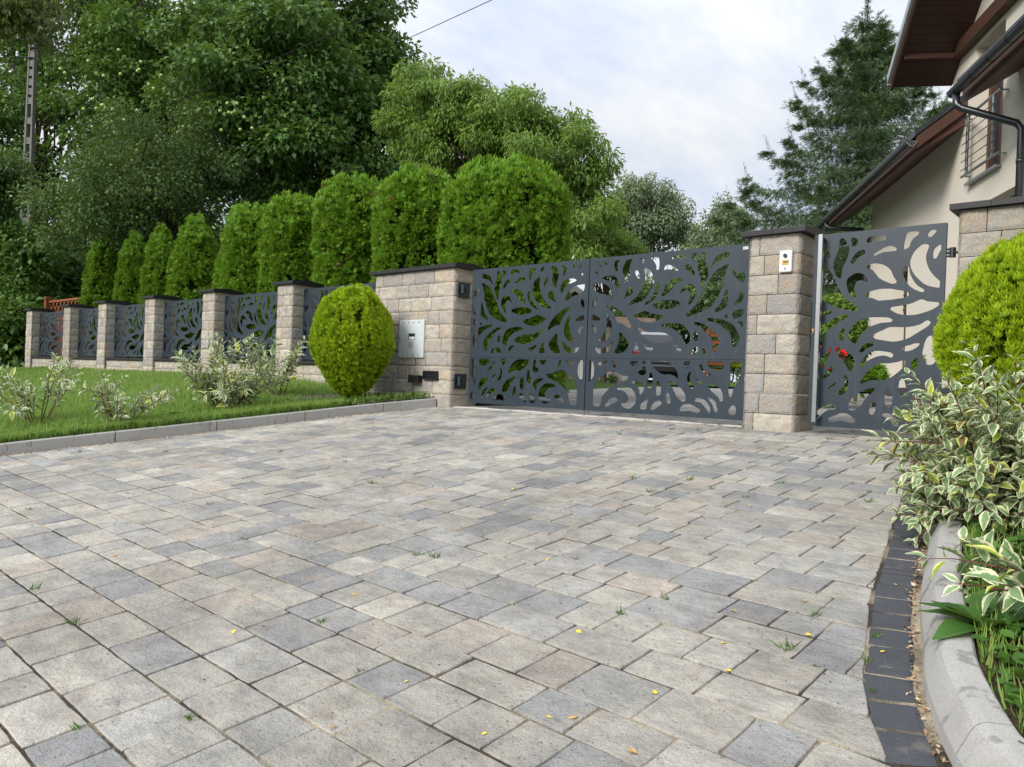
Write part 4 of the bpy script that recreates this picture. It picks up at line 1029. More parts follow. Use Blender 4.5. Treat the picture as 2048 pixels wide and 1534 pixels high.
for sx in (-1,1):
    m=MB();m.bbox(min(sx*.50,sx*.80),max(sx*.50,sx*.80),-.05,.10,.72,.92,.03);m.obj('tail_light',M['taillight'],car)
    m=MB();m.bbox(min(sx*.56,sx*.74),max(sx*.56,sx*.74),-.045,.02,.46,.52,.01);m.obj('reflector',M['taillight'],car)
    m=MB();m.bbox(min(sx*.9,sx*1.02),max(sx*.9,sx*1.02),2.7,2.85,.98,1.12,.03);m.obj('wing_mirror',M['whitewall'],car)
    for y in (.85,3.45):
        m=MB();m.tube([(sx*.68,y,.31),(sx*.90,y,.31)],.31,20);wh=m.obj('wheel',M['rubber'],car);m=MB();m.tube([(sx*.89,y,.31),(sx*.915,y,.31)],.20,16);m.obj('rim',M['steel'],wh)
m=MB();m.bbox(-.78,.78,-.09,.1,.34,.58,.05);bp=m.obj('bumper',M['carpaint'],car)
m=MB();m.bbox(-.7,.7,-.105,-.088,.505,.53,.006);m.obj('trim',M['steel'],bp)
m=MB();m.bbox(-.26,.26,-.055,-.03,.64,.74,.006);m.obj('number_plate',M['white_plastic'],car)
m=MB();m.tube([(-.55,.7,1.55),(-.55,2.4,1.55)],.02,6);m.tube([(.55,.7,1.55),(.55,2.4,1.55)],.02,6);m.obj('roof_rail',M['steel'],car)
# ------------------------------------------------------------------ wooden trellis behind the far end of the fence
tx0=onY(96,615,8.15);tx1=onY(176,615,8.15);tz=onY(96,594,8.15)[2];tk=(tx1[0]-tx0[0])/3.25
tr=empty('wooden_trellis',(tx0[0]+2.05*tk,8.15,.2),'orange stained wooden trellis screen behind the far end of the fence','trellis',rz=0)
z1=2.28
for x in (-2.05,1.2):
    m=MB();m.bbox(x-.09,x+.09,-.09,.09,-.2,2.42 if x<0 else 2.3,.01);m.obj('post',M['orangewood'],tr)
m=MB();m.box(-1.96,1.11,-.03,.03,z1-.06,z1);m.box(-1.96,1.11,-.03,.03,1.64,1.70);m.obj('rail',M['orangewood'],tr)
m=MB()
for k in range(-2,12):
    x=-1.96+k*.30
    for s_,yy in ((1,-.012),(-1,.012)):
        a=(x,1.70) if s_>0 else (x+.52,1.70);b=(x+.52,z1-.06) if s_>0 else (x,z1-.06)
        xa,xb=a[0],b[0]
        if min(xa,xb)<-1.96 or max(xa,xb)>1.11: continue
        m.prism([(xa-.03,1.70),(xa+.03,1.70),(xb+.03,z1-.06),(xb-.03,z1-.06)],1,yy-.008,yy+.008)
m.obj('lattice',M['orangewood'],tr)
m=MB()
for k in range(9): m.box(-1.96,1.11,-.015,.015,.05+k*.175,.05+k*.175+.165)
m.obj('boards',M['orangewood'],tr)
tr.scale=(tk,1,(tz-.2)/2.42)
# stack of sawn logs glimpsed through the panels
lg=empty('timber_bin',(-21.8,8.0,.25),'reddish wooden bin glimpsed through the second fence panel','bin')
m=MB()
for k in range(5): m.bbox(-.9,.9,-.35,-.31,.02+k*.17,.17+k*.17,.008)
for k in range(5): m.bbox(-.9,-.86,-.31,.35,.02+k*.17,.17+k*.17,.008)
for k in range(5): m.bbox(.86,.9,-.31,.35,.02+k*.17,.17+k*.17,.008)
m.bbox(-.86,.86,.31,.35,.02,.85,.008);m.obj('boards',M['orangewood'],lg)
# far trellis in the yard
t2=local_empty('red_trellis',1432,26,'small reddish trellis panel in the yard behind the right gate leaf','trellis',VX)
m=MB()
for x in (-.35,.35): m.box(x-.04,x+.04,-.04,.04,-.4,1.95)
for z in (.1,1.85): m.box(-.31,.31,-.02,.02,z,z+.06)
m.obj('frame',M['orangewood'],t2);m=MB()
for k in range(7): m.box(-.31,.31,-.012,.012,.25+k*.24,.36+k*.24)
m.obj('slats',M['orangewood'],t2)
# ------------------------------------------------------------------ vegetation tools
def unit(a): return a/np.maximum(np.linalg.norm(a,axis=-1,keepdims=True),1e-9)
T_LEAF=(np.array([(0,0,0),(.42,.31,.09),(1,0,-.08),(.42,-.31,.09)]),np.array([(0,3,2),(0,2,1)]))
T_MAPLE=(np.array([(0,0,0),(.10,.42,.06),(.42,.26,.02),(.50,.55,-.02),(1,0,-.10),(.50,-.55,-.02),(.42,-.26,.02),(.10,-.42,.06),(.40,0,-.02)]),
         np.array([(0,8,1),(1,8,2),(2,8,3),(3,8,4),(4,8,5),(5,8,6),(6,8,7),(7,8,0)]))
def fan(nb,spread,w,l0=.6):
    V=[(0,0,0)];Fx=[]
    for k in range(nb):
        a=(k-(nb-1)/2)*spread;L=1-abs(k-(nb-1)/2)*(1-l0)/((nb-1)/2+1e-9);z=.10*((k%2)*2-1)
        d=np.array([math.cos(a),math.sin(a)]);q=np.array([-d[1],d[0]]);s=.25*abs(k-(nb-1)/2)/nb
        b=len(V);st=np.array([s*.5,0])
        V+=[(st[0],st[1],0),tuple(st+d*L*.55+q*w)+(z*.6,),tuple(st+d*L)+(z,),tuple(st+d*L*.55-q*w)+(z*.6,)]
        Fx+=[(b,b+3,b+2),(b,b+2,b+1)]
    return np.array(V),np.array(Fx)
T_SPRAY=fan(5,.46,.10,.66);T_ROUND=(np.array([(0,0,0),(.25,.38,.05),(.7,.42,.06),(1,.12,.02),(1,-.12,.02),(.7,-.42,.06),(.25,-.38,.05),(.5,0,-.04)]),np.array([(0,7,1),(1,7,2),(2,7,3),(3,7,4),(4,7,5),(5,7,6),(6,7,0)]));T_NARROW=(np.array([(0,0,0),(.45,.17,.05),(1,0,-.14),(.45,-.17,.05)]),np.array([(0,3,2),(0,2,1)]));T_NEEDLE=fan(3,.55,.10,.7)
def scatter(name,P,A,N,S,tmpl,mat,parent=None,clump=None,rng=RNG,rnd=None,**k):
    T,Fc=tmpl;A=unit(A);N=unit(N-A*np.sum(N*A,1,keepdims=True));B=np.cross(N,A);S=np.asarray(S).reshape(-1,1,1)
    V=P[:,None]+S*(T[None,:,0:1]*A[:,None]+T[None,:,1:2]*B[:,None]+T[None,:,2:3]*N[:,None])
    n=len(P);kv=len(T);Fa=(Fc[None]+kv*np.arange(n)[:,None,None]).reshape(-1,Fc.shape[1])
    r=rng.random(n) if rnd is None else rnd
    at={'rnd':np.repeat(r,kv),'clump':np.repeat(np.zeros(n) if clump is None else clump,kv),'tip':np.tile(T[:,0]/T[:,0].max(),n)}
    me=np_mesh(name,V.reshape(-1,3),Fa,mat,at)
    return obj(name,me,parent,**k) if parent is not False else me
def rdir(n,rng=RNG): return unit(rng.normal(size=(n,3)))
def foliage(centres,radii,counts,size,rng=RNG,droop=.35,shell=.45,flat=.7):
    """leaf points, axes, normals round clump centres"""
    P=[];A=[];N=[];C=[];S=[]
    for c,r,n in zip(centres,radii,counts):
        d=rdir(n,rng);rr=rng.random(n)**shell;off=d*rr[:,None]*np.array([r,r,r*flat])
        P.append(c+off);A.append(d*.8+rng.normal(size=(n,3))*.55+np.array([0,0,-droop]))
        N.append(d*.55+rng.normal(size=(n,3))*.45+np.array([0,0,.75]))
        C.append(np.full(n,rng.random()));S.append(size*rng.uniform(.65,1.25,n))
    return np.concatenate(P),np.concatenate(A),np.concatenate(N),np.concatenate(S),np.concatenate(C)
def limb(m,p,q,r0,r1,rng,sag=.0,n=5,seg=6):
    p=np.array(p);q=np.array(q);L=np.linalg.norm(q-p);pts=[]
    for i in range(n+1):
        t=i/n;w=np.sin(math.pi*t);pts.append(p+(q-p)*t+np.array([0,0,.12*L*w-sag*t*t])+rng.normal(size=3)*.035*L*w)
    m.tube(pts,[r0+(r1-r0)*i/n for i in range(n+1)],seg,cap=False);return pts
def tree(name,label,base,lobes,leaf,mat,nleaf,trunk_r,seed,group=None,cat='tree',tmpl=T_LEAF,bark='bark',crad=(.55,1.0),droop=.35,flat=.7,nlimb=26,shell=.45,fork=.35):
    """lobes: (centre xyz, (rx,ry,rz), clumps)"""
    rng=np.random.default_rng(seed);base=np.array(base);o=empty(name,base,label,cat,group)
    cs=[];rs_=[]
    for c,rd,k in lobes:
        d=rdir(k,rng);q=rng.random(k)**.42
        cs.append(np.array(c)+d*q[:,None]*np.array(rd));rs_.append(rng.uniform(crad[0],crad[1],k))
    cs=np.concatenate(cs)-base;rs_=np.concatenate(rs_)
    w=rs_**2;cnt=np.maximum(6,(nleaf*w/w.sum())).astype(int)
    P,A,N,S,C=foliage(cs,rs_,cnt,leaf,rng,droop,shell,flat)
    scatter('crown',P,A,N,S,tmpl,mat,o,C,rng)
    m=MB();top=np.array([c for c,_,_ in lobes],float).mean(0)-base;H=top[2]
    f0=np.array([top[0]*.35,top[1]*.35,H*fork]);pts=[np.zeros(3)-[0,0,.3],f0*.5+rng.normal(size=3)*.05,f0,f0+(top-f0)*.55,top+[0,0,.2]]
    m.tube(pts,[trunk_r*1.15,trunk_r*.95,trunk_r*.8,trunk_r*.5,trunk_r*.12],10,cap=False)
    idx=rng.permutation(len(cs))[:nlimb]
    for i in idx:
        t=rng.uniform(0,.75);st=f0+(top-f0)*t
        if cs[i][2]<st[2]-.3: st=f0*rng.uniform(.8,1)
        limb(m,st,cs[i],trunk_r*.34*(1-t*.5),.012,rng)
    m.obj('trunk',M[bark],o,smooth=True);return o
def at(px,py,D): return atD(px,py,D)
def pr(px,D): return px*D/F
def lob(px,py,D,rx,ry,k,depth=1.): c=at(px,py,D);return (c,(pr(rx,D),pr(rx,D)*depth,pr(ry,D)),k)
# ------------------------------------------------------------------ thuja hedge
def thuja_mesh(Rr,H,p,q,n,size,seed,flat_top=False,waist=0.):
    rng=np.random.default_rng(seed);t=rng.random(int(n*2.2))
    prof=lambda t:Rr*np.power(np.clip(1-np.power(t,p),0,1),q)*(1-waist*np.power(1-t,4))
    r=prof(t);keep=rng.random(len(t))<(r/Rr+.12);t=t[keep][:n];m_=len(t);r=prof(t)
    a=rng.random(m_)*2*math.pi;lay=rng.random(m_)**1.3*.36
    # fronds gather in clumps with dark gaps between them
    nc=int(2*math.pi*Rr*H/.017);ca_=rng.random(nc)*2*math.pi;ct=rng.random(nc);j=rng.integers(0,nc,m_);g=rng.random(m_)<.90
    a=np.where(g,ca_[j]+rng.normal(size=m_)*.045/Rr,a);t=np.where(g,np.clip(ct[j]+rng.normal(size=m_)*.05/H,0,.995),t);r=prof(t)
    k2=rng.random(m_)<(r/Rr+.10);a,t,r,lay,j=a[k2],t[k2],r[k2],lay[k2],j[k2];m_=len(a)
    cd=rng.normal(size=nc)*.027/Rr
    bump=.03*np.sin(a*3+t*5)+.025*np.sin(a*5-t*9+1)+cd[j]
    rr=r*(1-lay*.55)*(1+bump)
    P=np.c_[rr*np.cos(a),rr*np.sin(a),t*H*(1+.015*np.sin(a*7))]
    dr=(prof(np.clip(t+.02,0,1))-r)/(.02*H);Nn=unit(np.c_[np.cos(a),np.sin(a),np.clip(-dr,-1,3)])
    up=np.array([0,0,1.]);A=Nn*.8+up*(.55)+rng.normal(size=(m_,3))*.55
    N=np.cross(A,rng.normal(size=(m_,3)))+Nn*.35
    S=size*rng.uniform(.55,1.25,m_)
    sh=(rng.random(m_)<.10)&(t>.80);A[sh]=up+rng.normal(size=(sh.sum(),3))*.25;P[sh]+=Nn[sh]*.04+up*.06;S[sh]*=1.5
    C=np.clip(.5+.5*np.sin(a*4+t*12)+rng.normal(size=m_)*.3,0,1)*.6
    return scatter('thuja_foliage',P-unit(A)*S[:,None]*.35,A,N,S,T_SPRAY,None,False,C,rng)
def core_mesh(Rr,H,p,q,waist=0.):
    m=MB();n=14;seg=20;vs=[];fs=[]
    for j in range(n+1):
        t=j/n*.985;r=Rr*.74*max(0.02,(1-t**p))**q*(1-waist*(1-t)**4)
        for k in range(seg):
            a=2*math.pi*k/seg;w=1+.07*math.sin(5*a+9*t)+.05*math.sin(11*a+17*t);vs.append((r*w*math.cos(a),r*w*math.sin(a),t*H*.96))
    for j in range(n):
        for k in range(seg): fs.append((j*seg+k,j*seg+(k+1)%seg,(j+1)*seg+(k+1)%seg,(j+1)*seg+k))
    fs.append(tuple(range(n*seg,(n+1)*seg)));m.add(vs,fs);return m.mesh('shade_core',M['thujacore'],True)
M['thujacore']=simple('thuja_shade_core',(.010,.018,.004),.95,.05,0,.5,25,1.0,40)  # solid filler core; its near-black colour paints the shade between the fronds
SHAPES={'tall':(.62,3.55,11.,.43,.05),'round':(.88,3.3,12.,.42,.04),'cone':(.48,3.6,4.0,.70,.10),'spire':(.42,3.5,1.6,.75,.1)}
TM={}
for k,(nm,(r_,H,p,q,wv)) in enumerate(SHAPES.items()):
    me=thuja_mesh(r_,H,p,q,48000 if nm=='tall' else 62000 if nm=='round' else 32000,.080,40+k);me.materials.append(M['thuja']);TM[nm]=(me,core_mesh(r_,H,p,q,wv))
def thuja(x,y,z,Rr,H,shape,label,rz,group='thuja hedge behind the fence',name='thuja_shrub'):
    o=empty(name,(x,y,z),label,'thuja',group,rz);s=SHAPES[shape];sc_=(Rr/s[0],Rr/s[0],H/s[1])
    f=obj('foliage',TM[shape][0],o);f.scale=sc_;c=obj('shade_core',TM[shape][1],o);c.scale=sc_
    m=MB();m.tube([(0,0,-.2),(0,0,H*.5)],[.06,.03],8);m.obj('trunk',M['bark'],o);return o
TH_=[(-22.86,3.98,.50,'cone','leftmost narrow pointed thuja of the four small ones'),
 (-20.74,3.87,.46,'cone','second small pointed thuja from the left'),
 (-19.14,3.89,.45,'cone','third small pointed thuja from the left'),
 (-17.30,3.90,.60,'cone','broad pointed thuja, rightmost of the four small ones'),
 (-15.56,3.88,.52,'spire','slim pointed thuja between the small thujas and the big clipped ones'),
 (-14.79,3.80,.58,'tall','leftmost of the big round-topped thujas'),
 (-13.19,3.80,.64,'tall','second of the big round-topped thujas from the left'),
 (-11.34,3.88,.68,'tall','big round-topped thuja with a brown patch, above the golden bush'),
 (-9.61,3.75,.68,'tall','tall round-topped thuja behind the mailbox pillar'),
 (-7.62,3.54,.92,'round','broadest thuja, beside the double gate at the right end of the hedge')]
for k,(x,ztop,rr,shp,lab) in enumerate(TH_): thuja(x,8.3,.25,rr,ztop-.25,shp,lab,k*1.7)
# brown dead sprays caught in the clipped thujas belong to their foliage
# ------------------------------------------------------------------ golden thujas
def golden(x,y,z,Rr,H,label,n,size,seed,squash=.0,group=None):
    rng=np.random.default_rng(seed);o=empty('golden_thuja',(x,y,z),label,'bush',group)
    nc=420;cdir=rdir(nc,rng);j=rng.integers(0,nc,n);d=unit(cdir[j]+rng.normal(size=(n,3))*np.array([.05,.05,.10]));lay=rng.random(n)**1.4*.34
    a=np.arctan2(d[:,1],d[:,0]);bump=.02*np.sin(a*4+d[:,2]*5)+(rng.normal(size=nc)*.024)[j]
    nar=np.where(d[:,2]<0,1-.46*np.abs(d[:,2])**1.2,1-.06*d[:,2])
    q=(1-lay*.6+bump)[:,None]*d*np.c_[nar,nar,np.ones(n)]
    P=q*np.array([Rr,Rr,H/2])+np.array([0,0,H/2])
    A=d*.45+np.array([0,0,1.0])+rng.normal(size=(n,3))*.26
    N=np.cross(A,rng.normal(size=(n,3)))+d*.4;S=size*rng.uniform(.6,1.25,n)
    scatter('foliage',P-unit(A)*S[:,None]*.4,A,N,S,T_SPRAY,M['golden'],o,np.clip(.5+.5*np.sin(a*5+d[:,2]*6),0,1)*.5,rng)
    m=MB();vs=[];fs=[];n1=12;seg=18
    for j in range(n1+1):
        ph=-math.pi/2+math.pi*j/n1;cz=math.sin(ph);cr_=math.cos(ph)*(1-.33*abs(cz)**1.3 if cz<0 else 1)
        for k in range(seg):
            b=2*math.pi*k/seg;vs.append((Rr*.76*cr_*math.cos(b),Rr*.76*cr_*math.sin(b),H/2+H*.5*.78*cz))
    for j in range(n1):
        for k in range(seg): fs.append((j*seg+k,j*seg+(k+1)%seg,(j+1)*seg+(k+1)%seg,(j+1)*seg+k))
    m.add(vs,fs);m.obj('shade_core',M['goldcore'],o,smooth=True)
    m=MB()
    for k in range(7):
        b=k*.9;m.tube([(.03*math.cos(b),.03*math.sin(b),-.12),(.10*math.cos(b),.10*math.sin(b),H*.12),(Rr*.4*math.cos(b),Rr*.4*math.sin(b),H*.4)],[.018,.014,.008],6)
    m.obj('stems',M['bark'],o);return o
M['goldcore']=simple('golden_shade_core',(.022,.036,.004),.95,.05,0,.5,25,1.0,40)  # filler core for the golden bushes, inner shade put into its dark colour
golden(-8.50,6.28,.10,.56,1.52,'round golden-green thuja bush on the left bed in front of the letterbox pillar',32000,.055,5)
p=onY(2062,690,6.2)
golden(p[0],6.2,.02,.56,1.52,'large bright golden thuja at the right edge, behind the variegated shrub',36000,.056,6)
# ------------------------------------------------------------------ variegated dogwoods
def dog_leaf():
    nx,nv=7,5;V=[];E=[];Fx=[]
    for i in range(nx+1):
        x=i/nx;w=.225*math.sin(math.pi*min(1,x**.78))**1.0+.003
        for j in range(nv):
            v=(j-(nv-1)/2)/((nv-1)/2);V.append((x,v*w,.16*w*abs(v)*2.2-.20*x*x+.02*math.sin(9*x+3*v)*abs(v)));E.append(max(abs(v),.15+1.1*max(0,x-.80)/.2*.6))
    for i in range(nx):
        for j in range(nv-1): a=i*nv+j;Fx.append((a,a+1,a+nv+1,a+nv))
    return np.array(V),np.array(Fx),np.array(E)
DL=dog_leaf()
def dogwood(x,y,z,label,nst,H,spread,leaf,seed,lean=(0,0),group='variegated dogwood shrubs',bare=.35,side=2):
    rng=np.random.default_rng(seed);o=empty('variegated_shrub',(x,y,z),label,'shrub',group)
    st=MB();P=[];A=[];N=[];S=[]
    def twig(p0,dirv,L,r):
        n=7;pts=[p0];d=unit(np.array(dirv));
        for i in range(n):
            d=unit(d+rng.normal(size=3)*.07+np.array([0,0,-.05]));pts.append(pts[-1]+d*L/n)
        st.tube(pts,[r*(1-.7*i/n) for i in range(n+1)],6,cap=False);return pts
    def dress(pts,t0):
        pts=np.array(pts);seg=len(pts)-1;L=np.linalg.norm(np.diff(pts,axis=0),axis=1).sum()
        k=max(2,int(L*(1-t0)/(leaf*.42)));ph=rng.random()*3
        for i in range(k+1):
            t=t0+(1-t0)*i/k;f=t*seg;j=min(int(f),seg-1);p=pts[j]+(pts[j+1]-pts[j])*(f-j);d=unit(pts[j+1]-pts[j])
            u=unit(np.cross(d,[math.cos(ph),math.sin(ph),.3]));v=np.cross(d,u);a0=(i%2)*math.pi/2+ph
            for s in (0,math.pi):
                w=u*math.cos(a0+s)+v*math.sin(a0+s);tipk=.35+.75*t
                P.append(p+w*.008);A.append(w*1.0+d*tipk+np.array([0,0,-.10])+rng.normal(size=3)*.20);N.append(np.array([0,0,1.])+d*.35+rng.normal(size=3)*.28);S.append(leaf*rng.uniform(.6,1.15)*(1.0 if t<.9 else .62))
    for k in range(nst):
        a=2*math.pi*k/nst+rng.normal()*.3;sp=spread*rng.uniform(.25,1.0);h=H*(rng.uniform(.6,1.05) if nst<40 else rng.uniform(.22,1.05))
        d=np.array([max(math.cos(a)*sp+lean[0],-.46) if nst>40 else math.cos(a)*sp+lean[0],math.sin(a)*sp+lean[1],h]);L=np.linalg.norm(d)
        pts=twig(np.array([math.cos(a)*.05,math.sin(a)*.05,-.06]),d,L,.0075);dress(pts,bare*rng.uniform(.8,1.2))
        for q in range(side):
            j=rng.integers(2,6);dd=unit(np.array(pts[j+1])-pts[j])+rng.normal(size=3)*.55+np.array([0,0,.12]);tp=twig(pts[j],dd,L*rng.uniform(.3,.5),.0045);dress(tp,.2)
    st.obj('stems',M['bark_red'],o,smooth=True)
    P=np.array(P);T,Fx,E=DL;me=scatter('foliage',P,np.array(A),np.array(N),np.array(S),(T,Fx),M['varieg'],False,None,rng)
    a=me.attributes.new('edge','FLOAT','POINT');a.data.foreach_set('value',np.tile(E,len(P)).astype(np.float32))
    me.polygons.foreach_set('use_smooth',np.ones(len(me.polygons),dtype=bool))
    obj('foliage',me,o);return o
def lz(x,y): return float(lawn_z(x,y))
dogwood(-9.92,2.98,lz(-9.92,2.98),'sparse variegated shrub with bare red stems at the left edge of the lawn',9,.88,.50,.105,71,bare=.4,side=2)
dogwood(-8.78,3.42,lz(-8.78,3.42),'thin low variegated shrub by the kerb, second from the left on the lawn',9,.62,.42,.10,72,bare=.4,side=2)
dogwood(-8.92,4.72,lz(-8.92,4.72),'bushy variegated shrub in the middle of the lawn edge',22,.95,.66,.12,73,bare=.28,side=2)
dogwood(-9.60,5.85,lz(-9.60,5.85),'slender pale variegated shrub just left of the round golden bush',8,.80,.34,.105,74,bare=.35,side=2)
b1=onY(1990,985,4.35);dogwood(b1[0]+.02,4.50,-.17,'large dense variegated shrub overhanging the right kerb',84,.80,.56,.092,75,lean=(.05,-.06),bare=.25,side=3)
dogwood(.05,3.05,-.33,'variegated branch low at the right edge, nearer than the large shrub',8,.42,.45,.12,76,lean=(-.35,.05),bare=.35,side=1)
# ------------------------------------------------------------------ grass and ground plants
T_BL=(np.array([(0,-.5,0),(0,.5,0),(.55,-.38,.06),(.55,.38,.06),(1,0,.25)]),np.array([(0,1,3),(0,3,2),(2,3,4)]))
def blades(name,X,Y,Z,h,width,lean,mat,rng,kind='stuff',smooth=False):
    n=len(X);P=np.c_[X,Y,Z];a=rng.random(n)*2*math.pi
    A=np.c_[np.cos(a)*lean*rng.random(n),np.sin(a)*lean*rng.random(n),np.ones(n)];A=unit(A)
    B=np.c_[-np.sin(a),np.cos(a),np.zeros(n)]+rng.normal(size=(n,3))*.3;B=unit(B-A*np.sum(A*B,1,keepdims=True));N=np.cross(A,B)
    T,Fc=T_BL;h=np.asarray(h).reshape(-1,1,1);w=np.asarray(width).reshape(-1,1,1)
    V=P[:,None]+h*(T[None,:,0:1]*A[:,None])+w*T[None,:,1:2]*B[:,None]+h*lean*1.2*T[None,:,2:3]*N[:,None]
    Fa=(Fc[None]+5*np.arange(n)[:,None,None]).reshape(-1,3);r=rng.random(n)
    return obj(name,np_mesh(name,V.reshape(-1,3),Fa,mat,{'rnd':np.repeat(r,5),'tip':np.tile(T[:,0],n)}),kind=kind)
rg=np.random.default_rng(31);n=190000
Y=rg.uniform(.6,6.97,n);t=rg.random(n)**1.7;xk=np.interp(Y,KLs[:,1],KLs[:,0]);X=xk-.075-15.5*t
bare=(X>xk-1.45)&(Y>5.85)&(rg.random(n)<.9);X=X[~bare];Y=Y[~bare];n=len(X);xk=np.interp(Y,KLs[:,1],KLs[:,0])
patch=.5+.5*np.sin(X*1.9+Y*1.1)*np.sin(Y*2.7-X*.8)
h=(.045+.035*rg.random(n)+.03*patch)*np.where(xk-X<.5,1.25,1.)*np.where(rg.random(n)<.04,1.7,1)
blades('lawn_grass',X,Y,lawn_z(X,Y)-.008,h,rg.uniform(.004,.0075,n)*np.where(xk-X>4,1.6,1),.75,M['grass'],rg)
# right bed: grass and weeds
n=15000;Y=rg.uniform(.2,6.8,n);xe=np.interp(Y,KRs[:,1],KRs[:,0])+.165;X=xe+1.9*rg.random(n)**1.5
keep=rg.random(n)<(.35+.65*(np.sin(X*5+Y*3)*np.sin(Y*4.1)>-.2))*np.where(Y<2.6,.45,1.);X=X[keep];Y=Y[keep];n=len(X)
blades('bed_grass',X,Y,np.array([gz(y) for y in Y])+.085,rg.uniform(.04,.11,n),rg.uniform(.004,.007,n),1.1,M['grass'],rg)
def patch_leaves(name,X,Y,Z,size,mat,tmpl,rng,lift=.03):
    n=len(X);P=np.c_[X,Y,Z+rng.random(n)*lift];d=rdir(n,rng);d[:,2]=np.abs(d[:,2])*.3
    return scatter(name,P,d,np.array([0,0,1.])+rng.normal(size=(n,3))*.3,size*rng.uniform(.6,1.3,n),tmpl,mat,None,None,rng,kind='stuff')
n=4200;Y=rg.uniform(1.2,5.,n);xe=np.interp(Y,KRs[:,1],KRs[:,0])+.175;X=xe+1.3*rg.random(n)**1.4
patch_leaves('ground_cover',X,Y,np.array([gz(y) for y in Y])+.10,.036,M['weed'],T_ROUND,rg,.05)
n=2600;Y=rg.uniform(1.5,6.9,n);xk=np.interp(Y,KLs[:,1],KLs[:,0]);X=xk-.08-.9*rg.random(n)**1.6
patch_leaves('verge_weeds',X,Y,lawn_z(X,Y)+.005,.06,M['weed'],T_LEAF,rg,.05)
# a dock plant by the kerb
def rosette(name,x,y,z,label,n,L,seed,mat='dock',group=None,cat='plant'):
    rng=np.random.default_rng(seed);o=empty(name,(x,y,z),label,cat,group);a=np.arange(n)*2.4+rng.normal(size=n)*.2
    A=np.c_[np.cos(a),np.sin(a),rng.uniform(.15,.8,n)];T,Fx,E=DL;T=T.copy();T[:,1]*=1.15*(1+.22*np.sin(T[:,0]*22))
    scatter('leaves',np.zeros((n,3))+A*.01,A,np.tile([0,0,1.],(n,1))+A*-.2,L*rng.uniform(.6,1.1,n),(T,Fx),M[mat],o,None,rng).data.polygons.foreach_set('use_smooth',np.ones(n*len(Fx),dtype=bool))
    return o
def onG(x,y,dz=0.):
    d=ray(x,y);lo,hi=.2,60.
    for _ in range(50):
        m=(lo+hi)/2;p=EYE+d*m
        if p[2]>gz(p[1])+dz: lo=m
        else: hi=m
    return EYE+d*lo
q=onG(1985,1262,.10);rosette('dock_plant',q[0],q[1],q[2],'broad-leaved green dock plant just behind the right kerb',13,.22,3)
q=onG(560,868,.12)
rosette('dock_plant',-9.05,4.15,lz(-9.05,4.15),'low broad-leaved weed in the lawn between the two kerbside shrubs',8,.15,4)
# tufts in the paving joints
rt_=np.random.default_rng(8)
def tuft_mesh(k):
    n=16;a=rt_.random(n)*2*math.pi;A=np.c_[np.cos(a)*rt_.uniform(.3,1.6,n),np.sin(a)*rt_.uniform(.3,1.6,n),np.ones(n)]
    T,Fc=T_BL;T=T.copy();T[:,1]*=.11;T=T[:,[0,1,2]]
    P=np.c_[rt_.normal(size=n)*.012,rt_.normal(size=n)*.012,np.zeros(n)]
    return scatter('weed_tuft',P,A,rdir(n,rt_)+np.array([0,0,.6]),rt_.uniform(.02,.06,n),(T,Fc),M['weed'],False,None,rt_)
TU=[tuft_mesh(k) for k in range(4)]
spots=[(1264,958),(1300,985),(1425,980),(1380,962),(1560,968),(1490,996),(1740,985),(1738,1005),(1630,1232),(1575,1298),(1330,1200),(1240,1230),(835,1112),(870,1115),(1150,1120),(720,1345),(155,1460),(150,1248),(68,1180),(255,988),(690,925),(745,968),(780,940),(1830,990),(1825,1000),(1735,1325),(1745,1385),(1752,1275),(640,1246),(1100,905),(1240,870),(1345,860),(1480,858),(1395,862),(1545,858),(380,1440),(420,1010),(590,870),(905,868),(980,930),(1210,890),(60,1020),(330,905),(160,905),(560,905),(1060,830),(1150,830),(1290,842),(1700,905),(1660,880),(960,818),(1020,824),(1105,828),(1210,834),(1300,842),(1410,850),(1440,852),(1265,832),(930,812)]
for k,(x,y) in enumerate(spots):
    q=onG(x,y,-.004);o=obj('weed_tuft',TU[k%4],None);o.location=q;o.rotation_euler=(0,0,k*1.3);s_=rt_.uniform(.45,1.0);o.scale=(s_,s_,s_)
    tag(o,'small green weed tuft growing in a paving joint','weed','weeds in the paving joints')
# fallen yellow leaves
def fl_mesh(k):
    T,Fx,E=DL;V=T.copy();V[:,1]*=1.35;V[:,2]=V[:,2]*.35+.10*np.sin(V[:,0]*3+k)*V[:,1];V=(V-[.5,0,0]);me=np_mesh('fallen_leaf',V,Fx,M['yleaf'],{},True);return me
FL=[fl_mesh(k) for k in range(3)]
spots=[(1468,1221),(1610,1200),(1446,1285),(1457,1340),(1631,1330),(1617,1268),(1158,1263),(1310,1383),(1146,1434),(1266,1501),(467,1262),(710,1188),(618,1029),(228,1110),(160,1011),(1408,1035),(1025,977),(385,985),(240,917),(250,898),(1500,1010),(1010,1010),(865,972),(1200,930),(1260,945),(1515,888),(1095,1118),(860,1004),(530,940),(740,960),(1834,1172),(1790,1168),(1765,1302),(1600,1010),(1306,890),(968,1466),(1098,1433),(666,1452),(812,1362)]
for k,(x,y) in enumerate(spots):
    q=onG(x,y,.004);o=obj('fallen_leaf',FL[k%3],None);o.location=q;o.rotation_euler=(rt_.normal()*.15,rt_.normal()*.15,k*2.1);s_=rt_.uniform(.020,.034)*(1 if k<32 else .7);o.scale=(s_,)*3
    tag(o,'small yellow fallen leaf lying on the paving','leaf','yellow leaves fallen on the paving')
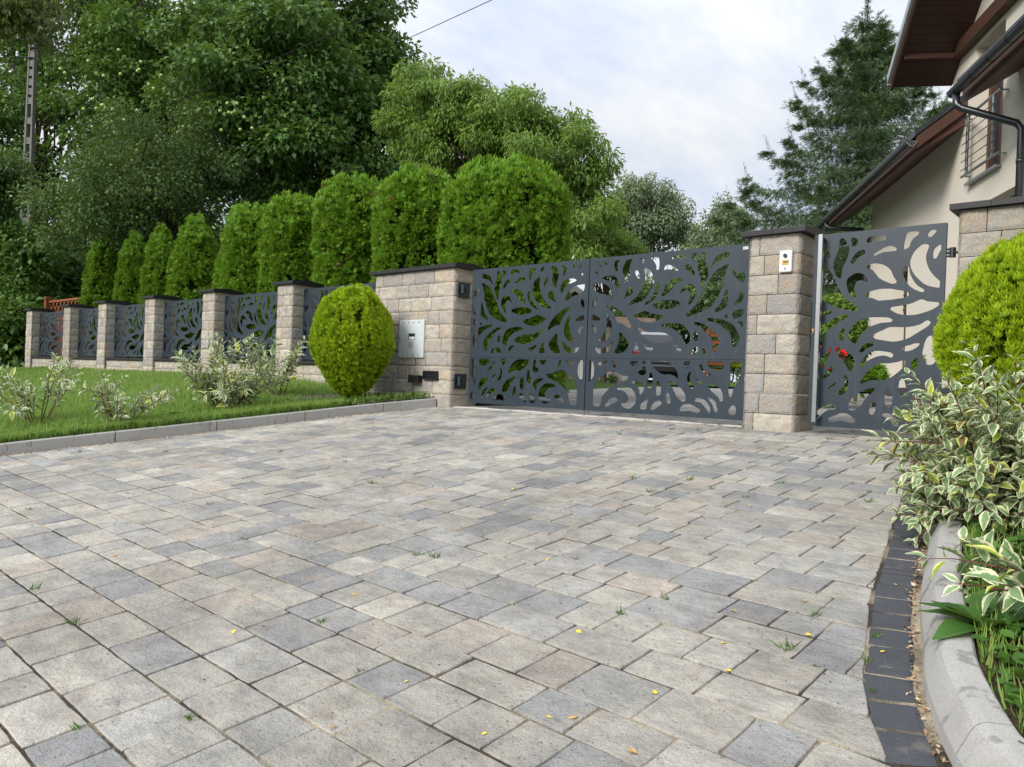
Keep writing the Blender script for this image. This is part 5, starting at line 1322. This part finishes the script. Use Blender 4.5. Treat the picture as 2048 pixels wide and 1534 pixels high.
# dry litter along kerbs and in joints
def litter(name,P,size,rng,mat=None):
    n=len(P);A=rdir(n,rng);A[:,2]*=.25
    return scatter(name,P,A,np.array([0,0,1.])+rng.normal(size=(n,3))*.5,size*rng.uniform(.4,1.3,n),T_LEAF,mat or M['litter'],None,None,rng,kind='stuff')
n=1500;Y=1.2+5.4*rg.random(n);xk=np.interp(Y,KLs[:,1],KLs[:,0]);X=xk+.012+np.abs(rg.normal(size=n))*.055
n2=620;Y2=rg.uniform(1.2,6.,n2);X2=np.interp(Y2,KRs[:,1],KRs[:,0])-.012-np.abs(rg.normal(size=n2))*.010
X=np.r_[X,X2];Y=np.r_[Y,Y2];litter('leaf_litter',np.c_[X,Y,np.array([gz(y) for y in Y])+.003],.019,rg)
# grit on the bed and crumbs on the paving
n=5200;Y=rg.uniform(5.75,6.93,n);xk=np.interp(Y,KLs[:,1],KLs[:,0]);X=xk-.08-1.7*rg.random(n)
T_GR=(np.array([(.5,0,0),(-.3,.45,0),(-.3,-.45,0),(0,0,.5)]),np.array([(0,1,3),(1,2,3),(2,0,3)]))
scatter('bed_gravel',np.c_[X,Y,lawn_z(X,Y)+.008],rdir(n,rg)*[1,1,.3],np.tile([0,0,1.],(n,1))+rg.normal(size=(n,3))*.3,rg.uniform(.008,.030,n),T_GR,M['gravel'],None,None,rg,kind='stuff')
n=900;X=rg.uniform(-7,-.5,n);Y=rg.uniform(1.2,6.5,n);ok=np.array([in_drive(x,y,.05) for x,y in zip(X,Y)]);X=X[ok];Y=Y[ok]
litter('paving_crumbs',np.c_[X,Y,np.array([gz(y) for y in Y])+.003],.009,rg,M['bark'])
# ------------------------------------------------------------------ trees beyond the hedge
def ground(p,z=.25): return (p[0],p[1],z)
GR='trees beyond the hedge'
b=at(70,740,33);tree('maple_tree','tall dark maple at the left edge behind the concrete pole',ground(b),[lob(60,170,33,330,330,70,.55),lob(-60,450,31,150,170,18),lob(215,70,33,80,110,22,.6)],.21,M['maple'],46000,.28,101,GR,tmpl=T_LEAF,crad=(.7,1.25),flat=.6)
b=at(360,740,27);tree('maple_tree','tall dark maple with sky showing through, behind the apple tree',ground(b),[lob(345,120,27.5,250,290,72,.5)],.20,M['maple'],40000,.26,102,GR,crad=(.65,1.2),flat=.6)
b=at(300,740,22);ap=tree('apple_tree','apple tree with pale green apples behind the small thujas',ground(b),[lob(290,370,22,190,150,70),lob(430,330,22,110,140,28),lob(190,420,22,110,110,22)],.115,M['apple'],42000,.16,103,None,crad=(.4,.8),droop=.2,flat=.8,nlimb=34)
ra=np.random.default_rng(5);bm_=bmesh.new();bmesh.ops.create_uvsphere(bm_,u_segments=10,v_segments=7,radius=.045);am=bpy.data.meshes.new('apple');bm_.to_mesh(am);bm_.free();am.materials.append(M['apple_fruit']);am.polygons.foreach_set('use_smooth',np.ones(len(am.polygons),dtype=bool))
B0=np.array(ap.location)
for k in range(70):
    x,y=[(205+ra.normal()*25,225+ra.normal()*20),(460+ra.normal()*18,230+ra.normal()*22),(300+ra.normal()*70,410+ra.normal()*45),(240+ra.normal()*60,150+ra.normal()*20),(300+ra.normal()*90,330+ra.normal()*70)][k%5]
    a=obj('apple',am,ap);a.location=at(x,y,20.3+ra.random()*.8)-B0
b=at(520,740,24);tree('linden_tree','big leafy linden with bright clumps, middle of the wood',ground(b),[lob(430,150,23.5,120,150,20),lob(560,130,23,190,190,56),lob(640,290,23,130,130,28)],.19,M['linden'],46000,.30,104,GR,crad=(.6,1.1),flat=.6)
b=at(700,740,25);tree('linden_tree','dark linden behind the big thujas, next to the pale walnut',ground(b),[lob(690,60,25,130,170,34),lob(730,230,25,110,150,30),lob(600,360,25,110,100,18),lob(745,130,25,55,110,16),lob(800,240,24.5,60,70,8)],.18,M['linden'],40000,.26,105,GR,crad=(.55,1.05),flat=.6)
b=at(965,700,18);tree('walnut_tree','pale green walnut tree with drooping leaves behind the hedge',ground(b),[lob(865,240,18.4,95,120,30),lob(900,320,18.2,120,60,14),lob(1010,235,18,100,95,30),lob(1110,290,17.8,80,80,20),lob(1165,330,17.6,45,60,9),lob(1155,430,17.2,70,90,18),lob(1000,320,18,140,50,14)],.135,M['walnut'],52000,.13,106,None,tmpl=T_NARROW,crad=(.28,.58),droop=1.0,flat=.7,nlimb=60,fork=.5)
b=at(1205,720,20);tree('young_walnut','lower yellow-green tree right of the walnut, above the gate',ground(b),[lob(1190,480,20,70,70,20),lob(1235,500,20,50,40,8)],.13,M['walnut'],15000,.08,107,None,tmpl=T_NARROW,crad=(.3,.6),droop=.8)
b=at(1285,720,45);tree('birch_tree','grey-green birch far behind the gate, taller of the two',ground(b,.6),[lob(1290,430,45,80,70,46),lob(1255,410,45,40,50,14),lob(1345,440,45,50,50,16)],.16,M['birch'],30000,.16,108,'birches far behind the gate',crad=(.4,.9),droop=1.1,flat=1.2,bark='birchbark')
b=at(1450,720,42);tree('birch_tree','thin sparse birch between the tall birch and the spruce',ground(b,.6),[lob(1440,450,42,55,55,18),lob(1480,440,42,35,60,10),lob(1420,500,42,60,40,12)],.16,M['birch'],8000,.10,109,'birches far behind the gate',crad=(.35,.7),droop=.8,flat=1.2,bark='birchbark')
b=at(30,700,27.5);tree('maple_shrub','young maple shrub with large blue-green leaves at the left edge',ground(b),[lob(60,540,27.5,115,60,20),lob(-10,600,27.5,70,70,10),lob(130,565,27.6,50,50,7)],.26,M['maplebush'],5200,.05,110,None,'shrub',T_MAPLE,crad=(.4,.75),droop=.5,flat=.5,nlimb=20)
b=at(-20,740,24);tree('apple_tree','bushy grey-green tree at the left edge in front of the pole',ground(b),[lob(-45,350,24,75,90,26)],.13,M['apple'],14000,.12,111,None,crad=(.4,.8),nlimb=16)
b=at(1400,720,33);tree('garden_tree','dense green tree behind the parked car, seen through the gate',ground(b,.6),[lob(1400,600,33,110,95,34),lob(1290,610,34,80,70,18)],.17,M['apple'],20000,.14,112,None,crad=(.5,.95))
# conifer branch hanging in at the top left corner
b=at(-260,740,17);o=empty('larch_tree',ground(b),'feathery larch whose branches hang into the top left corner','tree')
rl_=np.random.default_rng(77);P=[];A=[];tm=MB();tp=at(-260,-500,17)-np.array(ground(b));tm.tube([(0,0,-.3),(0,0,5),tuple(tp)],[.22,.17,.06],10,cap=False)
for k in range(26):
    e=at(rl_.uniform(-60,110),rl_.uniform(-60,60),16+rl_.random()*2)-np.array(ground(b));s_=np.array([0,0,e[2]+rl_.uniform(.2,1.4)]);pts=limb(tm,s_,e,.035,.006,rl_,sag=.0,n=8)
    for q in pts[3:]:
        m_=70;P.append(q+rl_.normal(size=(m_,3))*np.array([.22,.22,.22])-np.array([0,0,.12]));A.append(rl_.normal(size=(m_,3))*.5+np.array([0,0,-1.]))
P=np.concatenate(P);A=np.concatenate(A);scatter('crown',P,A,rdir(len(P),rl_),rl_.uniform(.10,.22,len(P)),T_NEEDLE,M['conifer_hang'],o,None,rl_);tm.obj('trunk',M['bark'],o,smooth=True)
# far wood that reads as one mass
rw=np.random.default_rng(55);cs=[];
for k in range(150):
    cs.append(at(rw.uniform(-350,1000),rw.uniform(330,690),rw.uniform(31,38)))
for k in range(40): cs.append(at(rw.uniform(-300,760),rw.uniform(60,420),rw.uniform(31,38)))
cs=np.array(cs);P,A,N,S,C=foliage(cs,rw.uniform(1.0,1.7,len(cs)),[320]*len(cs),.24,rw);scatter('background_wood',P,A,N,S,T_LEAF,M['maple'],None,C,rw,kind='stuff')
cs=[]
for k in range(110): cs.append(at(rw.uniform(950,1800),rw.uniform(560,740),rw.uniform(40,50)))
for k in range(16): cs.append(at(rw.uniform(1380,1480),rw.uniform(470,560),rw.uniform(50,55)))
cs=np.array(cs);P,A,N,S,C=foliage(cs,rw.uniform(.9,1.6,len(cs)),[240]*len(cs),.26,rw);scatter('background_shrubbery',P,A,N,S,T_LEAF,M['apple'],None,C,rw,kind='stuff')
# dark undergrowth behind the far end of the fence
cs=[]
for k in range(110): cs.append(at(rw.uniform(-350,700),rw.uniform(610,750),rw.uniform(24.5,29)))
for k in range(34): cs.append(at(rw.uniform(-120,46),rw.uniform(630,735),rw.uniform(22.5,24)))
for k in range(16): cs.append(at(rw.uniform(10,75),rw.uniform(470,640),rw.uniform(24.2,25.2)))
for k in range(70): cs.append(at(rw.uniform(120,560),rw.uniform(470,640),rw.uniform(26,30)))
cs=np.array(cs);P,A,N,S,C=foliage(cs,rw.uniform(.6,1.1,len(cs)),[220]*len(cs),.20,rw);scatter('undergrowth',P,A,N,S,T_LEAF,M['maple'],None,C,rw,kind='stuff')
# ------------------------------------------------------------------ spruce
T_SPR=fan(3,.55,.055,.65)
def spruce(px,D,zt,label):
    p=at(px,767,D);zb=.5;o=empty('spruce_tree',(p[0],p[1],zb),label,'tree');H=zt-zb;rng=np.random.default_rng(61)
    tm=MB();tm.tube([(0,0,-.3),(0,0,H*.5),(0,0,H)],[.20,.12,.012],10,cap=False);P=[];A=[];S=[];TPs=[]
    h=1.0
    while h<H-.15:
        nb=6 if h<H*.8 else 5;a00=rng.random()*6.3
        for k in range(nb):
            a=a00+k*2*math.pi/nb+rng.normal()*.18;hh=h+rng.normal()*.07;f=max(0.,1-hh/H)
            L=(8.6*f**1.06)*rng.choice([.72,.9,1.0,1.08],p=[.2,.3,.3,.2])*.97+.12
            L=min(L,4.4)
            d=np.array([math.cos(a),math.sin(a),0]);n=max(5,int(L/.28));pts=[]
            for i in range(n+1):
                t=i/n;pts.append(np.array([0,0,hh])+d*L*t+np.array([0,0,L*(.06*t-.50*t*t+.52*t**4)]))
            tm.tube(pts,[.03*(1-.85*i/n)*(.4+f) for i in range(n+1)],5,cap=False)
            for i in range(n+1):
                t=i/n;q=pts[i];m_=int(64+66*t) if L>.6 else 22
                side=np.array([-d[1],d[0],0]);w=.42*L*(.3+t)*(1-t)*1.2+.06
                u=rng.normal(size=m_)*w*.7;off=side*u[:,None]+d*(rng.normal(size=m_)*.12)[:,None]+np.array([0,0,-1])*np.abs(rng.normal(size=m_)*.24*(1-.6*t)+.02)[:,None]
                P.append(q+off);dn=np.array([0,0,-.9+.9*t*t]);A.append(d*(.35+.6*t)+dn+side*(np.sign(u)*.4)[:,None]+rng.normal(size=(m_,3))*.25);S.append(rng.uniform(.10,.22,m_));
            # upturned leader at the branch end
            m_=14;tt=np.linspace(0,1,m_)[:,None];P.append(pts[-1]+np.array([0,0,.55*min(1,L/2)])*tt+d*.18*tt);A.append(np.array([0,0,1.])+rng.normal(size=(m_,3))*.55);S.append(.20*(1-.6*tt[:,0]))
        h+=.60 if h<H*.7 else .40
    m_=120;tt=rng.random((m_,1))**.8;P.append(np.array([0,0,H-1.2])+np.array([0,0,1.5])*tt+rng.normal(size=(m_,3))*.10*(1-tt));A.append(np.array([0,0,.9])+rng.normal(size=(m_,3))*.7);S.append(rng.uniform(.12,.24,m_))
    P=np.concatenate(P);A=np.concatenate(A);S=np.concatenate(S);scatter('crown',P,A,rdir(len(P),rng),S,T_SPR,M['spruce'],o,None,rng);tm.obj('trunk',M['bark'],o,smooth=True);return o
spruce(1706,24,12.6,'tall dark spruce with drooping branches behind the house roof')
# ------------------------------------------------------------------ shrubs and flowers in the yard
def shrub(name,px,py,D,rx,ry,label,mat,leaf,n,seed,group=None,zb=None,tm=T_LEAF):
    p=at(px,py,D);zb=yz(min(p[1],19)) if zb is None else zb
    return tree(name,label,(p[0],p[1],zb),[(p,(pr(rx,D),pr(rx,D)*.8,pr(ry,D)),14)],leaf,M[mat],n,.03,seed,group,'shrub',tm,crad=(pr(rx,D)*.35,pr(rx,D)*.6),nlimb=14)
shrub('garden_shrub',1690,640,12.5,48,60,'light green shrub behind the steel bar of the single gate','walnut',.10,6000,201)
shrub('garden_shrub',1712,690,13.2,30,40,'dull green shrub beside the house corner, behind the single gate','apple',.09,4000,202)
shrub('garden_shrub',1742,752,11.5,30,16,'low bright green shrub at the foot of the house wall','thuja',.09,2500,203,tm=T_SPRAY)
shrub('garden_shrub',1830,735,10.5,16,20,'small feathery shrub by the house wall, behind the single gate','thuja',.08,1500,204,tm=T_SPRAY)
shrub('yellow_shrub',1468,722,23,16,17,'bright yellow shrub on the yard lawn, seen through the right gate leaf','yellowbush',.09,1500,205)
shrub('dark_conifer',1425,722,30,40,26,'dark spreading conifer behind the yard lawn','spruce',.16,3000,206,tm=T_NEEDLE)
shrub('laurel_shrub',1245,690,23.5,26,34,'dark green shrub between the white shed and the car','linden',.10,3000,207)
def flowers(name,px,py,D,n,r,label,mat,seed,hz):
    p=at(px,py,D);rng=np.random.default_rng(seed);zb=yz(min(p[1],19));o=empty(name,(p[0],p[1],zb),label,'flowers');hgt=p[2]-zb
    c=rng.normal(size=(n,3))*r*.5+np.array([0,0,hgt]);P=[];A=[]
    for q in c:
        d=rdir(26,rng);P.append(q+d*.012);A.append(d+[0,0,.2])
    P=np.concatenate(P);A=np.concatenate(A);scatter('blossoms',P,A,rdir(len(P),rng),rng.uniform(.05,.075,len(P)),T_LEAF,M[mat],o,None,rng)
    m_=240;P=rng.normal(size=(m_,3))*np.array([r*.8,r*.8,hgt*.28])+np.array([0,0,hgt*.55]);scatter('leaves',P,rdir(m_,rng),np.tile([0,0,1.],(m_,1))+rng.normal(size=(m_,3))*.4,rng.uniform(.07,.12,m_),T_LEAF,M['weed'],o,None,rng)
    m=MB()
    for q in c: m.tube([(0,0,0),tuple(q*[.5,.5,.5]),tuple(q)],.006,5)
    m.obj('stems',M['weed'],o);return o
flowers('red_flowers',1682,707,11,4,.16,'red flowers on a green bush, right of the steel gate bar','red',301,.3)
flowers('red_flowers',1652,716,11,4,.14,'red flowers partly behind the steel bar of the single gate','red',302,.3)
# flower trough with pink blooms
p=at(1236,748,20.5);tro=local_empty('flower_trough',1236,20.5,'grey concrete trough beside the white shed, seen through the gate','planter',VX)
m=MB();m.bbox(-.32,.42,-.2,.2,0,.34,.02);m.obj('trough',M['kerb'],tro)
flowers('pink_flowers',1222,748,20.4,5,.16,'large pink blooms in the concrete trough','pink',303,.4)
flowers('pink_flowers',1231,724,20.6,3,.08,'small pink blooms above the concrete trough','pink',304,.5)
# yard lawn strip
lx=at(1405,767,22)[0];V,Fc=grid(lx,12,17.6,34,40,20,lambda X,Y:.53+.022*(Y-17.6));obj('yard_lawn',np_mesh('yard_lawn',V,Fc,M['turf']),kind='structure')
n=26000;X=rw.uniform(lx,lx+9,n);Y=rw.uniform(17.7,27,n);blades('yard_grass',X,Y,.53+.022*(Y-17.6),rw.uniform(.06,.11,n),rw.uniform(.012,.02,n),.7,M['grass'],rw)
# ------------------------------------------------------------------ concrete pole and wires
pb_=at(46,600,26.2);pz=.2;po=empty('utility_pole',(pb_[0],pb_[1],pz),'weathered concrete lattice utility pole at the left among the trees','pole',rz=VX)
H=12.6-pz
m=MB()
def wpole(z): return (.20-.11*z/H)*1.0
for s in (-1,1):
    vs=[]
    for z in (0,H):
        w_=wpole(z);t=.075-.03*z/H;a=s*w_/1;b=a-s*t
        vs+=[(min(a,b),-.09,z),(max(a,b),-.09,z),(max(a,b),.09,z),(min(a,b),.09,z)]
    m.add(vs,[(0,3,2,1),(4,5,6,7),(0,1,5,4),(1,2,6,5),(2,3,7,6),(3,0,4,7)])
z=.2
while z<H:
    w_=wpole(z)-.05;dz=.22;m.box(-w_,w_,-.075,.075,z,z+dz);z+=.68 if z<H*.72 else .32
m.box(-wpole(H),wpole(H),-.09,.09,H-.3,H);m.obj('shaft',M['concrete_pole'],po)
m=MB()
for zz_ in (11.2,10.6):
    m.tube([(-.45,-.12,zz_),(.1,-.12,zz_)],.02,6)
m.obj('bracket',M['dark_metal'],po)
for zz_ in (11.2,10.6):
    m=MB()
    for k in range(4): m.tube([(-.45,-.12,zz_+.02+k*.045),(-.45,-.12,zz_+.055+k*.045)],[.05,.035],10)
    m.obj('insulator',M['white_plastic'],po)
def wire(a,b,label,sag=.25):
    a=np.array(a);b=np.array(b);pts=[a+(b-a)*t-np.array([0,0,sag*4*t*(1-t)]) for t in np.linspace(0,1,24)];m=MB();m.tube(pts,.008,6);return tag(m.obj('overhead_wire',M['cable']),label,'wire','overhead wires')
wire(at(45,128,26.1),at(600,-150,17),'overhead wire running up from the top of the concrete pole',.0)
wire(at(48,335,26.1),at(1000,-78,13),'overhead wire crossing in front of the big linden',.0)
wire(at(610,172,24),at(1200,-100,12),'overhead wire against the sky above the walnut tree',.0)
